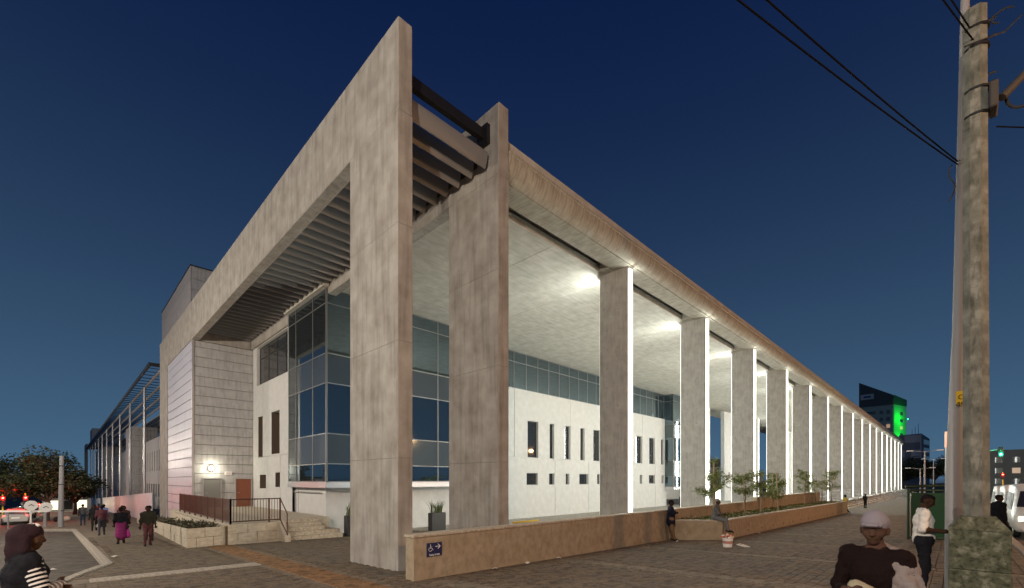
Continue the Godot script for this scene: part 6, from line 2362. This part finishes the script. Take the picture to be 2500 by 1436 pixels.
func far_buildings() -> void:
	mk("tower_dark", lin(0.1, 0.11, 0.11), 0.7)
	mk("tower_pale", lin(0.4, 0.5, 0.43), 0.7)
	mk("tower_white", lin(0.6, 0.62, 0.6), 0.7)
	mk("tower_grey", lin(0.2, 0.22, 0.25), 0.7)
	mk("tower_grey_light", lin(0.5, 0.5, 0.52), 0.7)
	# tower with raked screen and green floodlit side
	var A := Vector2(329.3, 40.3)
	var Bc := Vector2(327.4, 25.1)
	var C := Vector2(343.2, 20.5)
	var t := far_block("tower with raked dark roof screen and one green floodlit side", [A, Bc, C, Vector2(347, 36)], [44.5, 44.5, 44.5, 44.5], -8, M.tower_pale)
	var b := B.new()
	b.nquad(at(A.x - 0.4, A.y, 44.4), at(Bc.x - 0.4, Bc.y, 44.4), at(Bc.x - 0.4, Bc.y, 49.8), at(A.x - 0.4, A.y, 59.0), Vector3(-1, 0, 0))
	b.nquad(at(Bc.x - 0.4, Bc.y - 0.4, 44.4), at(C.x, C.y - 0.4, 44.4), at(C.x, C.y - 0.4, 48.2), at(Bc.x - 0.4, Bc.y - 0.4, 49.8), Vector3(-0.3, 0, 1))
	b.nquad(at(A.x + 1, A.y, 44.4), at(C.x + 1, C.y, 44.4), at(C.x + 1, C.y, 48.2), at(A.x + 1, A.y, 59.0), Vector3(1, 0, 0))
	b.tri(at(A.x - 0.4, A.y, 59.0), at(Bc.x - 0.4, Bc.y, 49.8), at(C.x, C.y, 48.2))
	obj("roof_screen", b, M.tower_dark, t)
	face_box(t, "green_wall", Bc, C, 0.03, 0.97, -6, 48.0, 0.3, M.tower_white)
	for fl in 9:
		var y := 41.5 - fl * 4.0
		face_box(t, "window", A, Bc, 0.1, 0.5, y - 1.6, y, 0.25, M.car_glass)
		for f in [0.62, 0.82]:
			face_box(t, "window", A, Bc, f, f + 0.1, y - 2.0, y, 0.25, M.window_lit if (fl == 2 and f > 0.7) else M.car_glass)
		face_box(t, "window", Bc, C, 0.5, 0.68, y - 2.6, y - 0.8, 0.45, M.window_lit if fl == 2 else M.car_glass)
	face_box(t, "sign_board", A, Bc, 0.06, 0.46, 48.6, 51.6, 0.8, M.tower_white)
	face_box(t, "sign_lettering", A, Bc, 0.15, 0.37, 49.6, 50.6, 0.9, M.banner_blue)
	for y in [12.0, 24.0, 36.0]:
		var f := thing("green_floodlight", "green floodlight aimed at the tower side, level %s" % ("low" if y < 15 else ("middle" if y < 30 else "high")), "floodlight", at(331.5, 19.0, y), 0.0, "green floodlights on the tower")
		b = B.new()
		b.ball(at(331.5, 19.0, y), Vector3(0.2, 0.2, 0.2), 6, 8)
		obj("lamp_lens", b, M.lamp_green, f)
		b = B.new()
		b.tube([at(331.5, 19.0, y - 0.2), at(331.5, 24.0, y - 0.6)], [0.08, 0.08], 6)
		obj("arm", b, M.black_steel, f)
		omni("green_flood", at(331.5, 19.0, y), Color(0.05, 1.0, 0.16), 60.0, 0.2, f)
	# grey office block with light and dark squares
	var p := Vector2(263.9, 18.1)
	var q := Vector2(264.2, 10.7)
	var r := Vector2(280.4, 8.6)
	t = far_block("dark grey office block patterned with pale squares and white letters", [p, q, r, Vector2(284, 20)], [22.0, 22.4, 21.0, 21.0], -6, M.tower_grey)
	for s in [[0.25, 0.93, 18.6, 21.8], [0.02, 0.26, 12.2, 15.2], [0.55, 0.93, 12.6, 15.4], [0.94, 1.0, -5.0, 22.0]]:
		face_box(t, "pale_panel", p, q, s[0], s[1], s[2], s[3], 0.1, M.tower_grey_light)
	for fl in 5:
		face_box(t, "window", q, r, 0.2, 0.9, 3.5 + fl * 3.6, 5.6 + fl * 3.6, 0.15, M.car_glass)
	letters("WI", 2.6, at(263.7, 12.6, 10.4), -PI / 2, M.tower_white, t, 0.0, PI / 2)
	for m in [[270.0, 13.0, 4.0], [271.0, 12.0, 5.5], [269.0, 14.0, 3.0]]:
		b = B.new()
		b.tube([at(m[0], m[1], 21.0), at(m[0], m[1], 22.0 + m[2])], [0.12, 0.06], 5)
		obj("aerial", b, M.black_steel, t)
	# dark block across the road
	t = far_block("dark apartment block with a few dim windows beyond the minibuses", [Vector2(175, -6.0), Vector2(171, -20.0), Vector2(190, -30.0), Vector2(196, -8.0)], [10.0, 9.8, 9.8, 10.0], -6, M.tower_dark)
	for fl in 3:
		for k in 4:
			face_box(t, "window", Vector2(175, -6.0), Vector2(171, -20.0), 0.1 + k * 0.21, 0.2 + k * 0.21, 1.0 + fl * 2.8, 2.4 + fl * 2.8, 0.1, M.window_lit if (fl * 4 + k) in [2, 5, 10] else M.car_glass)
	# building seen through the court
	t = far_block("dark building with a pale band seen through the entrance court", [Vector2(112, 64), Vector2(122, 44), Vector2(140, 52), Vector2(130, 74)], [7.5, 7.5, 7.5, 7.5], -6, M.tower_dark)
	face_box(t, "pale_band", Vector2(112, 64), Vector2(122, 44), 0.0, 1.0, 4.2, 5.4, 0.2, M.tower_white)
